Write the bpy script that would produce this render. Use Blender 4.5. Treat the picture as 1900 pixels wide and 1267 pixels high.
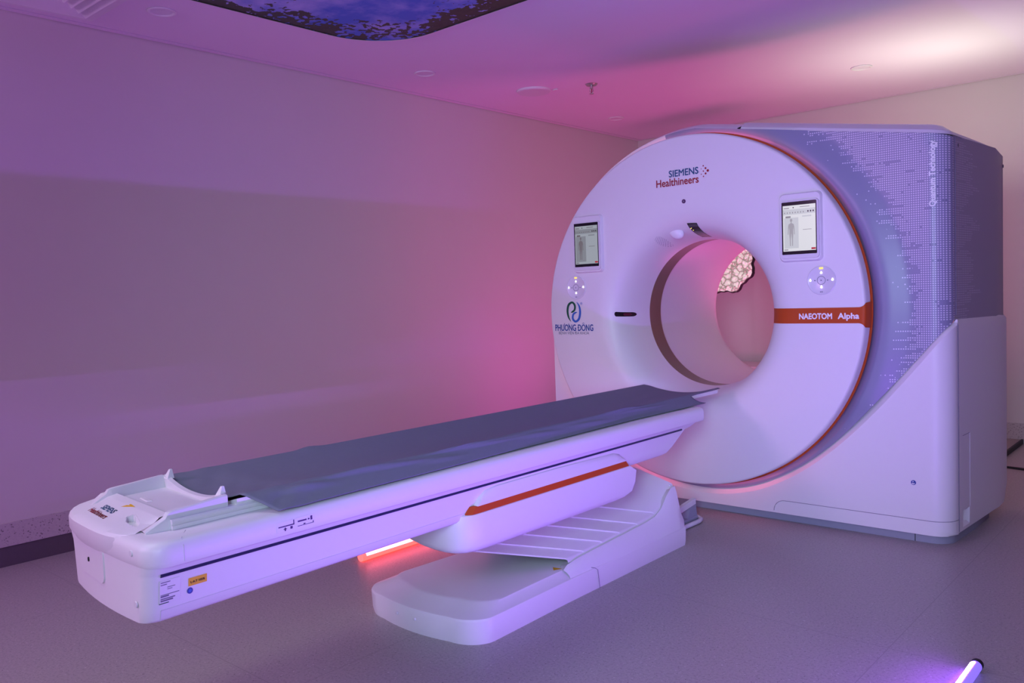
import bpy, bmesh, math, random
import numpy as np
from mathutils import Vector, Matrix
from math import sin, cos, pi, radians, sqrt, atan2, degrees

random.seed(7)
S = bpy.context.scene
for o in list(bpy.data.objects):
    bpy.data.objects.remove(o)
COL = S.collection

# ------------------------------------------------------------------ camera
F_PX, YAW, PITCH, ROLL = 1552.42, radians(-41.620), radians(3.1783), radians(-2.0575)
fwd = Vector((sin(YAW), cos(YAW), 0)); rgt = Vector((cos(YAW), -sin(YAW), 0)); up = Vector((0, 0, 1))
f2 = fwd * cos(PITCH) - up * sin(PITCH); u2 = up * cos(PITCH) + fwd * sin(PITCH)
r3 = rgt * cos(ROLL) + u2 * sin(ROLL); u3 = u2 * cos(ROLL) - rgt * sin(ROLL)
cam_d = bpy.data.cameras.new('camera')
cam = bpy.data.objects.new('camera', cam_d); COL.objects.link(cam)
cam.matrix_world = Matrix(((r3.x, u3.x, -f2.x, 2.154), (r3.y, u3.y, -f2.y, 0.0), (r3.z, u3.z, -f2.z, 1.157), (0, 0, 0, 1)))
cam_d.sensor_width = 36; cam_d.lens = F_PX / 1900 * 36; cam_d.clip_start = 0.05
S.camera = cam

# ------------------------------------------------------------------ world, exposure
w = bpy.data.worlds.new('world'); S.world = w; w.use_nodes = True
w.node_tree.nodes['Background'].inputs[0].default_value = (0.30, 0.24, 0.34, 1)
w.node_tree.nodes['Background'].inputs[1].default_value = 0.015
S.view_settings.view_transform = 'Standard'; S.view_settings.look = 'None'
S.view_settings.gamma = 1.0; S.view_settings.use_curve_mapping = False
S.view_settings.exposure = 0.0

# ------------------------------------------------------------------ lamps
def lamp(name, loc, target, energy, color, sx, sy=None, spread=180, kind='AREA', blend=.5, cone=60):
    d = bpy.data.lights.new(name, kind); d.energy = energy; d.color = color
    if kind == 'AREA':
        d.shape = 'RECTANGLE'; d.size = sx; d.size_y = sy or sx; d.spread = radians(spread)
    else:
        d.shadow_soft_size = sx
        if kind == 'SPOT':
            d.spot_size = radians(cone); d.spot_blend = blend
    o = bpy.data.objects.new(name, d); COL.objects.link(o)
    o.location = loc
    v = Vector(target) - Vector(loc)
    q = v.to_track_quat('-Z', 'Y')
    if kind == 'AREA' and sx > 4 * (sy or sx):
        # tube: long side along the room's y axis
        z = -v.normalized(); x = (Vector((0, 1, 0)) - z * z.y).normalized(); y = z.cross(x)
        q = Matrix((x, y, z)).transposed().to_quaternion()
    o.rotation_euler = q.to_euler()
    return o
# tall lavender softbox just behind the camera
lamp('lavender_front_light', (2.35, -0.75, 1.55), (0.4, 3.0, 0.9), 18.3, (0.54, 0.73, 1), 0.7, 1.5, 75)
# coloured and warm lamps on the floor behind the scanner
lamp('magenta_rear_light', (-1.15, 5.05, 0.3), (-2.1, 4.3, 1.5), 4.8, (1, 0.0, 0.66), 0.3, 0.3)
lamp('warm_rear_light', (0.70, 5.35, 1.40), (0.80, 5.60, 2.53), 6.6, (0.93, 1, 0.79), 0.2, 0.2, 125)
lamp('pink_rear_light', (-0.3, 5.3, 0.4), (-0.4, 5.5, 2.53), 12, (1, 0.115, 0.46), 0.3, 0.3)
# unseen violet fill panel, added high up behind the camera on the left
lamp('violet_fill_light', (-0.9, -2.1, 2.25), (-0.7, 2.2, 1.4), 53, (0.84, 0.45, 1), 0.7, 0.7)
# white light from the ceiling above the foot end of the table
lamp('white_front_light', (-0.5, 0.35, 2.45), (-0.3, 0.75, 0.6), 4.2, (0.85, 0.95, 0.8), 0.6, 0.6, 110)

# ------------------------------------------------------------------ materials
def new_mat(name):
    m = bpy.data.materials.new(name); m.use_nodes = True
    nt = m.node_tree; b = nt.nodes['Principled BSDF']
    return m, nt, b
def mat(name, col, rough=.45, metal=0.0, var=.03, scale=40, bump=0.0, bscale=200, emit=None, estr=1.0, coat=0.0, spec=.5):
    m, nt, b = new_mat(name)
    b.inputs['Roughness'].default_value = rough; b.inputs['Metallic'].default_value = metal
    b.inputs['Specular IOR Level'].default_value = spec
    if coat: b.inputs['Coat Weight'].default_value = coat; b.inputs['Coat Roughness'].default_value = .1
    geo = nt.nodes.new('ShaderNodeNewGeometry')
    n = nt.nodes.new('ShaderNodeTexNoise'); n.inputs['Scale'].default_value = scale; n.inputs['Detail'].default_value = 3
    nt.links.new(geo.outputs['Position'], n.inputs['Vector'])
    r = nt.nodes.new('ShaderNodeValToRGB')
    r.color_ramp.elements[0].color = tuple(max(0, c * (1 - var)) for c in col) + (1,)
    r.color_ramp.elements[1].color = tuple(min(1, c * (1 + var)) for c in col) + (1,)
    nt.links.new(n.outputs['Fac'], r.inputs['Fac']); nt.links.new(r.outputs['Color'], b.inputs['Base Color'])
    if bump:
        n2 = nt.nodes.new('ShaderNodeTexNoise'); n2.inputs['Scale'].default_value = bscale
        nt.links.new(geo.outputs['Position'], n2.inputs['Vector'])
        bp = nt.nodes.new('ShaderNodeBump'); bp.inputs['Strength'].default_value = bump; bp.inputs['Distance'].default_value = .002
        nt.links.new(n2.outputs['Fac'], bp.inputs['Height']); nt.links.new(bp.outputs['Normal'], b.inputs['Normal'])
    if emit:
        b.inputs['Emission Color'].default_value = tuple(emit) + (1,); b.inputs['Emission Strength'].default_value = estr
    return m
M = {}
M['white'] = mat('white_plastic', (.80, .79, .79), .42, var=.01)
M['white2'] = mat('white_satin_plastic', (.74, .73, .74), .42, var=.01)
M['trimw'] = mat('pale_trim_plastic', (.72, .70, .74), .35, var=.01)
M['plinth'] = mat('grey_plinth_plastic', (.30, .32, .40), .45, var=.03)
M['orange'] = mat('orange_red_accent', (.50, .075, .012), .5, var=.02, spec=.25)
M['glass'] = mat('amber_bore_window', (.19, .175, .095), .30, var=.04, coat=.3)
M['black'] = mat('black_gloss', (.008, .008, .010), .15, var=.02)
M['blackm'] = mat('black_rubber', (.012, .012, .014), .6, var=.05)
M['dark'] = mat('dark_display', (.05, .04, .055), .12, var=.05, coat=.5)
M['navy'] = mat('dark_blue_slot', (.02, .02, .075), .4)
M['seam'] = mat('seam_shadow_line', (.22, .20, .26), .6)
M['txtblue'] = mat('petrol_blue_print', (.01, .09, .19), .5)
M['txtred'] = mat('dark_red_print', (.33, .008, .018), .5)
M['txtnavy'] = mat('royal_blue_print', (.02, .06, .30), .5)
M['green'] = mat('green_print', (.0, .10, .045), .5)
M['logoblue'] = mat('blue_print', (.03, .14, .52), .5)
M['txtgrey'] = mat('grey_print', (.16, .15, .22), .5)
M['txtwhite'] = mat('white_print', (.92, .91, .92), .4)
M['yellow'] = mat('yellow_label', (.82, .46, .0), .5)
M['paper'] = mat('white_label_paper', (.78, .77, .80), .5)
M['padw'] = mat('white_button_pad', (.76, .75, .78), .25, var=.01)
M['wall'] = mat('beige_wall_paint', (.66, .63, .57), .7, var=.012, scale=6, bump=.10, bscale=220)
M['ceil'] = mat('white_ceiling_paint', (.82, .74, .82), .8, var=.01, scale=5, bump=.06, bscale=260)
M['ceilm'] = mat('white_ceiling_fitting', (.80, .78, .78), .5, var=.01)
M['skirt'] = mat('dark_vinyl_skirting', (.10, .085, .09), .5, var=.1)
M['steel'] = mat('brushed_steel', (.55, .53, .52), .3, metal=.9)
M['duct'] = mat('grey_brown_duct_plate', (.33, .29, .26), .5, var=.06, scale=15)
M['cab'] = mat('white_cabinet_laminate', (.76, .72, .70), .4, var=.02)
M['glow_blue'] = mat('blue_tube_glow', (.8, .8, 1), .4, emit=(.34, .075, 1.0), estr=475)
M['glow_blue2'] = mat('blue_tube_body_glow', (.30, .24, .8), .3, emit=(.22, .13, .95), estr=1.1)
M['glow_red'] = mat('red_tube_glow', (1, .8, .7), .4, emit=(1.0, .13, .20), estr=16)
M['glow_red2'] = mat('red_tube_body_glow', (.9, .2, .2), .3, emit=(1.0, .085, .07), estr=2.4)
M['led'] = mat('pink_mood_light', (.9, .3, .5), .4, emit=(1.0, .14, .30), estr=7)
M['led_1'] = mat('pink_mood_light_half', (.9, .3, .5), .4, emit=(1.0, .14, .36), estr=4)
M['led_2'] = mat('pink_mood_light_low', (.9, .3, .5), .4, emit=(1.0, .14, .42), estr=2)
M['led2'] = mat('violet_mood_light', (.5, .3, .9), .4, emit=(.55, .12, .55), estr=1.6)
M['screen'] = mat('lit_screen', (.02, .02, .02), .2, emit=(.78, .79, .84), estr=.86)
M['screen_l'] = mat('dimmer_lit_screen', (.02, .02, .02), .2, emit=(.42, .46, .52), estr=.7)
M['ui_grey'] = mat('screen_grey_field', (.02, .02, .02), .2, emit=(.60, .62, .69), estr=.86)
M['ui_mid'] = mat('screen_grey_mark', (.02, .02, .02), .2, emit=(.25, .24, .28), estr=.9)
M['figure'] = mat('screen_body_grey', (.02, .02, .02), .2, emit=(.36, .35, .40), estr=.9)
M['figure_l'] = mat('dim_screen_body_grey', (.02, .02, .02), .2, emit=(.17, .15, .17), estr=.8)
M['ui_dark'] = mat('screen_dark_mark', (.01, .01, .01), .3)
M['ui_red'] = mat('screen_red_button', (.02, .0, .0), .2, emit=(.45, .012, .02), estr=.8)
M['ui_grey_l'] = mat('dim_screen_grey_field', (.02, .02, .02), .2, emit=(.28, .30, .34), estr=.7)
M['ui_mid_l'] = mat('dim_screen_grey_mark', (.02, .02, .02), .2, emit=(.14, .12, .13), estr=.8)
M['lit'] = mat('lit_symbol', (1, 1, 1), .4, emit=(1, 1, 1), estr=1.4)
M['ylit'] = mat('yellow_indicator', (.6, .5, .1), .4, emit=(.9, .75, .15), estr=.9)
M['eye'] = mat('camera_lens', (.10, .03, .11), .2)
M['laser'] = mat('dark_red_laser_window', (.10, .012, .03), .15)
M['cuff'] = mat('pearl_sensor_dome', (.84, .83, .88), .25, var=.01)

def mat_floor():
    m, nt, b = new_mat('speckled_vinyl_floor'); L = nt.links.new; N = nt.nodes.new
    geo = N('ShaderNodeNewGeometry')
    def specks(scale, lo, hi):
        v = N('ShaderNodeTexNoise'); v.inputs['Scale'].default_value = scale; v.inputs['Detail'].default_value = 2
        L(geo.outputs['Position'], v.inputs['Vector'])
        r = N('ShaderNodeMapRange'); r.inputs['From Min'].default_value = lo; r.inputs['From Max'].default_value = hi
        L(v.outputs['Fac'], r.inputs['Value']); return r.outputs['Result']
    base = N('ShaderNodeRGB'); base.outputs[0].default_value = (.40, .365, .345, 1)
    def mix(a, col, fac):
        x = N('ShaderNodeMix'); x.data_type = 'RGBA'
        L(fac, x.inputs['Factor']); L(a, x.inputs['A']); x.inputs['B'].default_value = col; return x.outputs['Result']
    c = mix(base.outputs[0], (.33, .30, .285, 1), specks(110, .48, .66))
    c = mix(c, (.145, .12, .125, 1), specks(150, .655, .70))
    c = mix(c, (.60, .57, .55, 1), specks(130, .66, .71))
    # sheet seams
    br = N('ShaderNodeTexBrick'); br.inputs['Scale'].default_value = 1.0; br.offset = 0
    br.inputs['Mortar Size'].default_value = .0016; br.inputs['Brick Width'].default_value = 1.3; br.inputs['Row Height'].default_value = 1.35
    br.inputs['Color1'].default_value = br.inputs['Color2'].default_value = (0, 0, 0, 1); br.inputs['Mortar'].default_value = (.5, .5, .5, 1)
    L(geo.outputs['Position'], br.inputs['Vector'])
    c = mix(c, (.30, .27, .26, 1), br.outputs['Fac'])
    L(c, b.inputs['Base Color']); b.inputs['Roughness'].default_value = .38
    return m
M['floor'] = mat_floor()
def mat_terrazzo():
    m, nt, b = new_mat('terrazzo_skirting'); L = nt.links.new; N = nt.nodes.new
    geo = N('ShaderNodeNewGeometry'); v = N('ShaderNodeTexVoronoi'); v.inputs['Scale'].default_value = 190
    L(geo.outputs['Position'], v.inputs['Vector'])
    r = N('ShaderNodeValToRGB'); e = r.color_ramp.elements
    e[0].color = (.50, .46, .43, 1); e[0].position = 0; e[1].color = (.62, .58, .54, 1); e[1].position = 1
    x = e.new(.80); x.color = (.55, .51, .47, 1); x = e.new(.84); x.color = (.30, .27, .25, 1); x = e.new(.92); x.color = (.2, .17, .16, 1)
    L(v.outputs['Color'], r.inputs['Fac']); L(r.outputs['Color'], b.inputs['Base Color']); b.inputs['Roughness'].default_value = .4
    return m
M['terr'] = mat_terrazzo()

def mat_dots(name, side):
    """grey printed cover: rows of pale dots that thin out towards the ring (front) or towards the back (side)"""
    m, nt, b = new_mat(name); L = nt.links.new; N = nt.nodes.new
    geo = N('ShaderNodeNewGeometry'); sp = N('ShaderNodeSeparateXYZ'); L(geo.outputs['Position'], sp.inputs[0])
    def mth(op, a, c=None, c2=None):
        x = N('ShaderNodeMath'); x.operation = op
        for k, q in enumerate((a, c, c2)):
            if q is None: continue
            if isinstance(q, (int, float)): x.inputs[k].default_value = q
            else: L(q, x.inputs[k])
        return x.outputs[0]
    X, Y, Z = sp.outputs
    P = .0098
    U = Y if side else X
    PU = .030 if side else .0093
    cu = mth('DIVIDE', U, PU); cv = mth('DIVIDE', Z, P)
    iu = mth('FLOOR', cu); iv = mth('FLOOR', cv)
    fu = mth('SUBTRACT', mth('FRACT', cu), .5); fv = mth('SUBTRACT', mth('FRACT', cv), .5)
    if side:
        shape = mth('MULTIPLY', mth('LESS_THAN', mth('ABSOLUTE', fv), .19), mth('LESS_THAN', mth('ABSOLUTE', fu), .42))
    else:
        d = mth('SQRT', mth('ADD', mth('MULTIPLY', fu, fu), mth('MULTIPLY', fv, fv)))
        shape = mth('LESS_THAN', d, .30)
    cell = N('ShaderNodeCombineXYZ'); L(iu, cell.inputs[0]); L(iv, cell.inputs[1])
    wn = N('ShaderNodeTexWhiteNoise'); wn.noise_dimensions = '3D'; L(cell.outputs[0], wn.inputs['Vector'])
    cell2 = N('ShaderNodeCombineXYZ'); L(mth('MULTIPLY', iu, .085 if not side else .22), cell2.inputs[0]); L(mth('MULTIPLY', iv, .50), cell2.inputs[1])
    nz = N('ShaderNodeTexNoise'); nz.inputs['Scale'].default_value = 1.0; nz.inputs['Detail'].default_value = 2
    L(cell2.outputs[0], nz.inputs['Vector'])
    if side:
        edge = N('ShaderNodeTexNoise'); edge.inputs['Scale'].default_value = 1; c3 = N('ShaderNodeCombineXYZ'); L(mth('MULTIPLY', iv, .11), c3.inputs[1])
        L(c3.outputs[0], edge.inputs['Vector'])
        lim = mth('ADD', 4.0, mth('MULTIPLY', edge.outputs['Fac'], .62))
        dens = mth('DIVIDE', mth('SUBTRACT', lim, Y), .22)
        dens = mth('MINIMUM', dens, .74)
    else:
        zr = mth('SUBTRACT', Z, 1.04)
        R = mth('SQRT', mth('ADD', mth('MULTIPLY', X, X), mth('MULTIPLY', zr, zr)))
        dens = mth('DIVIDE', mth('SUBTRACT', R, .935), .20)
        dens = mth('MINIMUM', dens, .84)
    nn = mth('DIVIDE', mth('SUBTRACT', nz.outputs['Fac'], .30), .40)
    sc = mth('ADD', mth('MULTIPLY', nn, .74), mth('MULTIPLY', wn.outputs['Value'], .22))
    pres = mth('LESS_THAN', sc, mth('MULTIPLY', dens, .93))
    fac = mth('MULTIPLY', pres, shape)
    if side: fac = mth('MULTIPLY', fac, .35)
    mx = N('ShaderNodeMix'); mx.data_type = 'RGBA'; L(fac, mx.inputs['Factor'])
    mx.inputs['A'].default_value = (.30, .285, .36, 1) if side else (.27, .28, .40, 1); mx.inputs['B'].default_value = (.72, .70, .80, 1)
    L(mx.outputs['Result'], b.inputs['Base Color']); b.inputs['Roughness'].default_value = .36
    return m
M['dots'] = mat_dots('dotted_grey_cover', False)
M['dash'] = mat_dots('dashed_grey_cover', True)

def mat_sky():
    m, nt, b = new_mat('printed_sky_picture'); L = nt.links.new; N = nt.nodes.new
    geo = N('ShaderNodeNewGeometry'); sp = N('ShaderNodeSeparateXYZ'); L(geo.outputs['Position'], sp.inputs[0])
    n = N('ShaderNodeTexNoise'); n.inputs['Scale'].default_value = 2.2; n.inputs['Detail'].default_value = 6; n.inputs['Roughness'].default_value = .6
    L(geo.outputs['Position'], n.inputs['Vector'])
    r = N('ShaderNodeValToRGB'); e = r.color_ramp.elements
    e[0].position = .40; e[0].color = (.05, .17, .62, 1); e[1].position = .60; e[1].color = (.46, .52, .85, 1)
    L(n.outputs['Fac'], r.inputs['Fac'])
    # distance to the panel edges
    def mth(op, a, c):
        x = N('ShaderNodeMath'); x.operation = op
        for k, q in enumerate((a, c)):
            if isinstance(q, (int, float)): x.inputs[k].default_value = q
            else: L(q, x.inputs[k])
        return x.outputs[0]
    d = mth('MINIMUM', mth('SUBTRACT', sp.outputs[0], -1.42), mth('SUBTRACT', 3.07, sp.outputs[1]))
    n2 = N('ShaderNodeTexNoise'); n2.inputs['Scale'].default_value = 4.5; n2.inputs['Detail'].default_value = 2
    n3 = N('ShaderNodeTexNoise'); n3.inputs['Scale'].default_value = 32; n3.inputs['Detail'].default_value = 3
    L(geo.outputs['Position'], n2.inputs['Vector']); L(geo.outputs['Position'], n3.inputs['Vector'])
    thr = mth('ADD', mth('MULTIPLY', mth('SUBTRACT', n2.outputs['Fac'], .40), 1.0), mth('MULTIPLY', mth('SUBTRACT', n3.outputs['Fac'], .5), .75))
    fac = mth('LESS_THAN', d, thr)
    mx = N('ShaderNodeMix'); mx.data_type = 'RGBA'; L(fac, mx.inputs['Factor']); L(r.outputs['Color'], mx.inputs['A'])
    lf = N('ShaderNodeValToRGB'); lf.color_ramp.elements[0].color = (.006, .014, .006, 1); lf.color_ramp.elements[1].color = (.05, .075, .03, 1)
    L(n3.outputs['Fac'], lf.inputs['Fac']); L(lf.outputs['Color'], mx.inputs['B'])
    L(mx.outputs['Result'], b.inputs['Base Color']); b.inputs['Roughness'].default_value = .5
    return m
M['sky'] = mat_sky()
M['mat'] = mat('grey_blue_sheet_fabric', (.185, .20, .25), .75, var=.05, scale=60, bump=.25, bscale=900, spec=.3)

def mat_perf():
    m, nt, b = new_mat('perforated_white_plastic'); L = nt.links.new; N = nt.nodes.new
    geo = N('ShaderNodeNewGeometry'); mp = N('ShaderNodeMapping'); mp.inputs['Rotation'].default_value = (0, radians(45), 0); mp.inputs['Scale'].default_value = (190, 0, 190)
    L(geo.outputs['Position'], mp.inputs['Vector'])
    fr = N('ShaderNodeVectorMath'); fr.operation = 'FRACTION'; L(mp.outputs['Vector'], fr.inputs[0])
    ds = N('ShaderNodeVectorMath'); ds.operation = 'DISTANCE'; L(fr.outputs[0], ds.inputs[0]); ds.inputs[1].default_value = (.5, 0, .5)
    lt = N('ShaderNodeMath'); lt.operation = 'LESS_THAN'; L(ds.outputs['Value'], lt.inputs[0]); lt.inputs[1].default_value = .22
    mx = N('ShaderNodeMix'); mx.data_type = 'RGBA'; L(lt.outputs[0], mx.inputs['Factor']); mx.inputs['A'].default_value = (.78, .77, .78, 1); mx.inputs['B'].default_value = (.25, .22, .30, 1)
    L(mx.outputs['Result'], b.inputs['Base Color']); b.inputs['Roughness'].default_value = .42
    return m
M['perf'] = mat_perf()
def mat_crinkle():
    m, nt, b = new_mat('glowing_crinkled_fabric'); L = nt.links.new; N = nt.nodes.new
    geo = N('ShaderNodeNewGeometry'); v = N('ShaderNodeTexVoronoi'); v.inputs['Scale'].default_value = 22; v.feature = 'DISTANCE_TO_EDGE'
    L(geo.outputs['Position'], v.inputs['Vector'])
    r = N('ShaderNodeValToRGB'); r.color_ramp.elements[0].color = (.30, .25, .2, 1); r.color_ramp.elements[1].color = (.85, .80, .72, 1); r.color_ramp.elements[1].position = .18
    L(v.outputs['Distance'], r.inputs['Fac']); L(r.outputs['Color'], b.inputs['Base Color']); L(r.outputs['Color'], b.inputs['Emission Color']); b.inputs['Emission Strength'].default_value = .45  # emission added to the reflector cloth so it looks brightly lit
    b.inputs['Roughness'].default_value = .4
    return m
M['crinkle'] = mat_crinkle()

# ------------------------------------------------------------------ mesh helpers
def link(name, me, m, parent=None, smooth=None):
    if m is not None and not me.materials: me.materials.append(m)
    o = bpy.data.objects.new(name, me); COL.objects.link(o)
    if parent is not None:
        o.parent = parent; o.matrix_parent_inverse = parent_inv(parent)
    return o
def parent_inv(p):
    t = Matrix.Translation(p.location)
    q = p
    while q.parent is not None:
        q = q.parent
    return Matrix.Translation(q.location).inverted() if p.parent is None else Matrix.Identity(4)
def world(name, verts, faces, m, parent=None, smooth=35, fix=True):
    """mesh whose vertices are given in world metres; children of an Empty keep world positions"""
    bm = bmesh.new()
    vs = [bm.verts.new(v) for v in verts]
    for f in faces:
        try: bm.faces.new([vs[i] for i in f])
        except ValueError: pass
    bmesh.ops.remove_doubles(bm, verts=bm.verts, dist=1e-5)
    if fix: bmesh.ops.recalc_face_normals(bm, faces=bm.faces)
    return from_bm(name, bm, m, parent, smooth)
def from_bm(name, bm, m, parent=None, smooth=35):
    me = bpy.data.meshes.new(name); 
    if smooth:
        for f in bm.faces: f.smooth = True
        for e in bm.edges:
            if len(e.link_faces) == 2 and e.calc_face_angle(0) > radians(smooth): e.smooth = False
    bm.to_mesh(me); bm.free()
    return link(name, me, m, parent)
def empty(name, loc):
    o = bpy.data.objects.new(name, None); COL.objects.link(o); o.location = loc; o.empty_display_size = .1
    return o
def tag(o, label, cat, group=None):
    o['label'] = label; o['category'] = cat
    if group: o['group'] = group
    return o
def struct(o):
    o['kind'] = 'structure'; return o
def lab(o, label):
    o['label'] = label; return o

def box_bm(bm, a, b, bev=0, seg=2):
    r = bmesh.ops.create_cube(bm, size=1.0); vs = r['verts']
    for v in vs:
        v.co = Vector([(a[i] + b[i]) / 2 + v.co[i] * (b[i] - a[i]) for i in range(3)])
    if bev:
        es = list({e for v in vs for e in v.link_edges})
        bmesh.ops.bevel(bm, geom=es, offset=bev, segments=seg, affect='EDGES', profile=.5)
def box(name, a, b, m, parent=None, bev=0, seg=2):
    bm = bmesh.new(); box_bm(bm, a, b, bev, seg); return from_bm(name, bm, m, parent, 40)
def loft(loops, caps=(True, True), closed=True):
    n = len(loops[0]); V = [p for l in loops for p in l]; Fs = []
    for i in range(len(loops) - 1):
        for j in range(n if closed else n - 1):
            k = (j + 1) % n
            Fs.append((i * n + j, i * n + k, (i + 1) * n + k, (i + 1) * n + j))
    if caps[0]: Fs.append(tuple(range(n))[::-1])
    if caps[1]: Fs.append(tuple((len(loops) - 1) * n + j for j in range(n)))
    return V, Fs
def grid(rows):
    return loft(rows, (False, False), False)
def revolve(prof, n=128, a0=0, a1=360, zc=None, x0=0):
    """prof: (r, y) pairs, turned about the scanner axis; zc may depend on r"""
    full = abs(a1 - a0) >= 360
    cols = []
    for i in range(n if full else n + 1):
        t = radians(a0 + (a1 - a0) * i / n)
        cols.append([(x0 + r * cos(t), y, ZC(r) + r * sin(t)) for r, y in prof])
    if full: cols.append(cols[0])
    return grid(cols)
def tube(pts, r, n=10, caps=True):
    """round bar through the points"""
    loops = []
    P = [Vector(p) for p in pts]
    for i, p in enumerate(P):
        d = (P[min(i + 1, len(P) - 1)] - P[max(i - 1, 0)]).normalized()
        a = Vector((0, 0, 1)) if abs(d.z) < .9 else Vector((1, 0, 0))
        u = d.cross(a).normalized(); v = d.cross(u).normalized()
        loops.append([tuple(p + u * (r * cos(2 * pi * k / n)) + v * (r * sin(2 * pi * k / n))) for k in range(n)])
    return loft(loops, (caps, caps))
def disc_pts(cx, cz, r, y, n=32, rz=None):
    return [(cx + r * cos(2 * pi * i / n), y, cz + (rz or r) * sin(2 * pi * i / n)) for i in range(n)]
def plate_xz(name, pts, y0, y1, m, parent):
    """flat shape facing the camera side: pts are (x, z), from y0 (front) to y1"""
    V, Fs = loft([[(x, y0, z) for x, z in pts], [(x, y1, z) for x, z in pts]])
    return world(name, V, Fs, m, parent, 30)
def circ(cx, cz, r, n=32, a0=0, a1=360):
    return [(cx + r * cos(radians(a0 + (a1 - a0) * i / n)), cz + r * sin(radians(a0 + (a1 - a0) * i / n))) for i in range(n if a1 - a0 >= 360 else n + 1)]
def rrect(x0, x1, z0, z1, r, n=6):
    P = []
    for cx, cz, a in ((x1 - r, z1 - r, 0), (x0 + r, z1 - r, 90), (x0 + r, z0 + r, 180), (x1 - r, z0 + r, 270)):
        for i in range(n + 1):
            t = radians(a + 90 * i / n); P.append((cx + r * cos(t), cz + r * sin(t)))
    return P
def text_mesh(s, bold=0.0):
    cu = bpy.data.curves.new('t', 'FONT'); cu.body = s; cu.size = 1.0; cu.offset = bold; cu.resolution_u = 4; cu.fill_mode = 'FRONT'
    o = bpy.data.objects.new('t', cu); COL.objects.link(o)
    dg = bpy.context.evaluated_depsgraph_get(); dg.update()
    me = bpy.data.meshes.new_from_object(o.evaluated_get(dg)); V = [tuple(v.co) for v in me.vertices]; Fs = [tuple(p.vertices) for p in me.polygons]
    bpy.data.objects.remove(o); bpy.data.curves.remove(cu); bpy.data.meshes.remove(me)
    return V, Fs
def text(name, s, origin, xdir, ydir, width, m, parent, bold=0.0, height=None, bend=None):
    """lettering laid on a surface: starts at origin, runs along xdir for width metres"""
    V, Fs = text_mesh(s, 0.0)
    if bold > 0:
        V, Fs = merge(*[([(x + bold * a, y + bold * b, z + .0002 * n) for x, y, z in V], Fs) for n, (a, b) in enumerate(((0, 0), (1, 0), (-1, 0), (0, 1), (0, -1), (.7, .7), (-.7, .7), (.7, -.7), (-.7, -.7)))])
    xs = [v[0] for v in V]; ys = [v[1] for v in V]; x0 = min(xs); k = width / (max(xs) - x0)
    ky = height / max(ys) if height else k
    X = Vector(xdir); Y = Vector(ydir); O = Vector(origin)
    Nn = X.cross(Y).normalized(); W = [tuple(O + X * ((v[0] - x0) * k) + Y * (v[1] * ky) + Nn * (v[2] * .5)) for v in V]
    if bend: W = [bend(p) for p in W]
    return world(name, W, Fs, m, parent, 0, fix=False)
def merge(*vf):
    V = []; Fs = []
    for v, f in vf:
        n = len(V); V += list(v); Fs += [tuple(i + n for i in q) for q in f]
    return V, Fs

# ------------------------------------------------------------------ room
XL, YB, HC, XR, YF = -2.112, 6.647, 2.53, 4.2, -2.9
def slab(name, a, b, m): return struct(box(name, a, b, m))
slab('floor', (XL - .1, YF - .1, -.1), (XR + .1, YB + .1, 0), M['floor'])
slab('ceiling', (XL + .060, YF - .1, HC), (XR + .1, YB - .045, HC + .1), M['ceil'])
slab('wall_left', (XL - .1, YF - .1, 0), (XL, YB + .1, HC + .1), M['wall'])
slab('wall_back', (XL, YB, 0), (XR, YB + .1, HC + .1), M['wall'])
slab('wall_right', (XR, YF - .1, 0), (XR + .1, YB + .1, HC + .1), M['wall'])
slab('wall_front', (XL, YF - .1, 0), (XR, YF, HC + .1), M['wall'])
slab('baseboard_left', (XL, YF, .092), (XL + .012, YB, .199), M['terr'])
slab('baseboard_back', (XL + .012, YB - .012, .001), (XR, YB, .142), M['terr'])
slab('trim_1', (XL, YF, 0), (XL + .008, YB, .091), M['skirt'])
slab('trim_2', (XL + .006, YF, HC), (XL + .046, YB - .008, HC + .1), M['ceil'])
slab('trim_3', (XL + .046, YB - .034, HC), (XR, YB - .008, HC + .1), M['ceil'])
slab('trim_4', (XL - .1, YF - .1, HC + .1), (XR + .1, YB + .1, HC + .15), M['ceil'])


# ------------------------------------------------------------------ scanner
ZC = lambda r: 1.025 + (.018 * min(1, max(0, (r - .40) / .16)))
gan = empty('ct_scanner', (0, 4.3, 0))
tag(gan, 'large white ct scanner gantry with round front and dotted grey side panel', 'ct scanner')
YD = 3.762     # flat face of the round front
PROF = [(.388, 4.035), (.393, 3.99), (.40, 3.95), (.408, 3.91), (.418, 3.873), (.43, 3.843), (.443, 3.818), (.46, 3.799), (.48, 3.783), (.505, 3.771), (.53, 3.7645), (.56, YD)]
def yprof(r):
    for (r0, y0), (r1, y1) in zip(PROF, PROF[1:]):
        if r0 <= r <= r1: return y0 + (y1 - y0) * (r - r0) / (r1 - r0)
    return YD if r > .56 else 4.035
V, Fs = revolve(PROF + [(.70, YD), (.872, YD), (.878, 3.7635), (.8825, 3.769), (.8845, 3.780), (.8855, 3.822), (.86, 3.826)], 192)
world('front_disc', V, Fs, M['white'], gan, 40)
V, Fs = revolve([(.80, 3.829), (.8935, 3.829), (.894, 3.832), (.80, 3.836)], 192)
lab(world('ring_stripe', V, Fs, M['orange'], gan, 40), 'thin orange ring around the round front')
V, Fs = revolve([(.80, 3.838), (.8885, 3.838), (.8885, 3.845), (.80, 3.845)], 192)
world('ring_gasket', V, Fs, M['blackm'], gan, 40)
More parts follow.
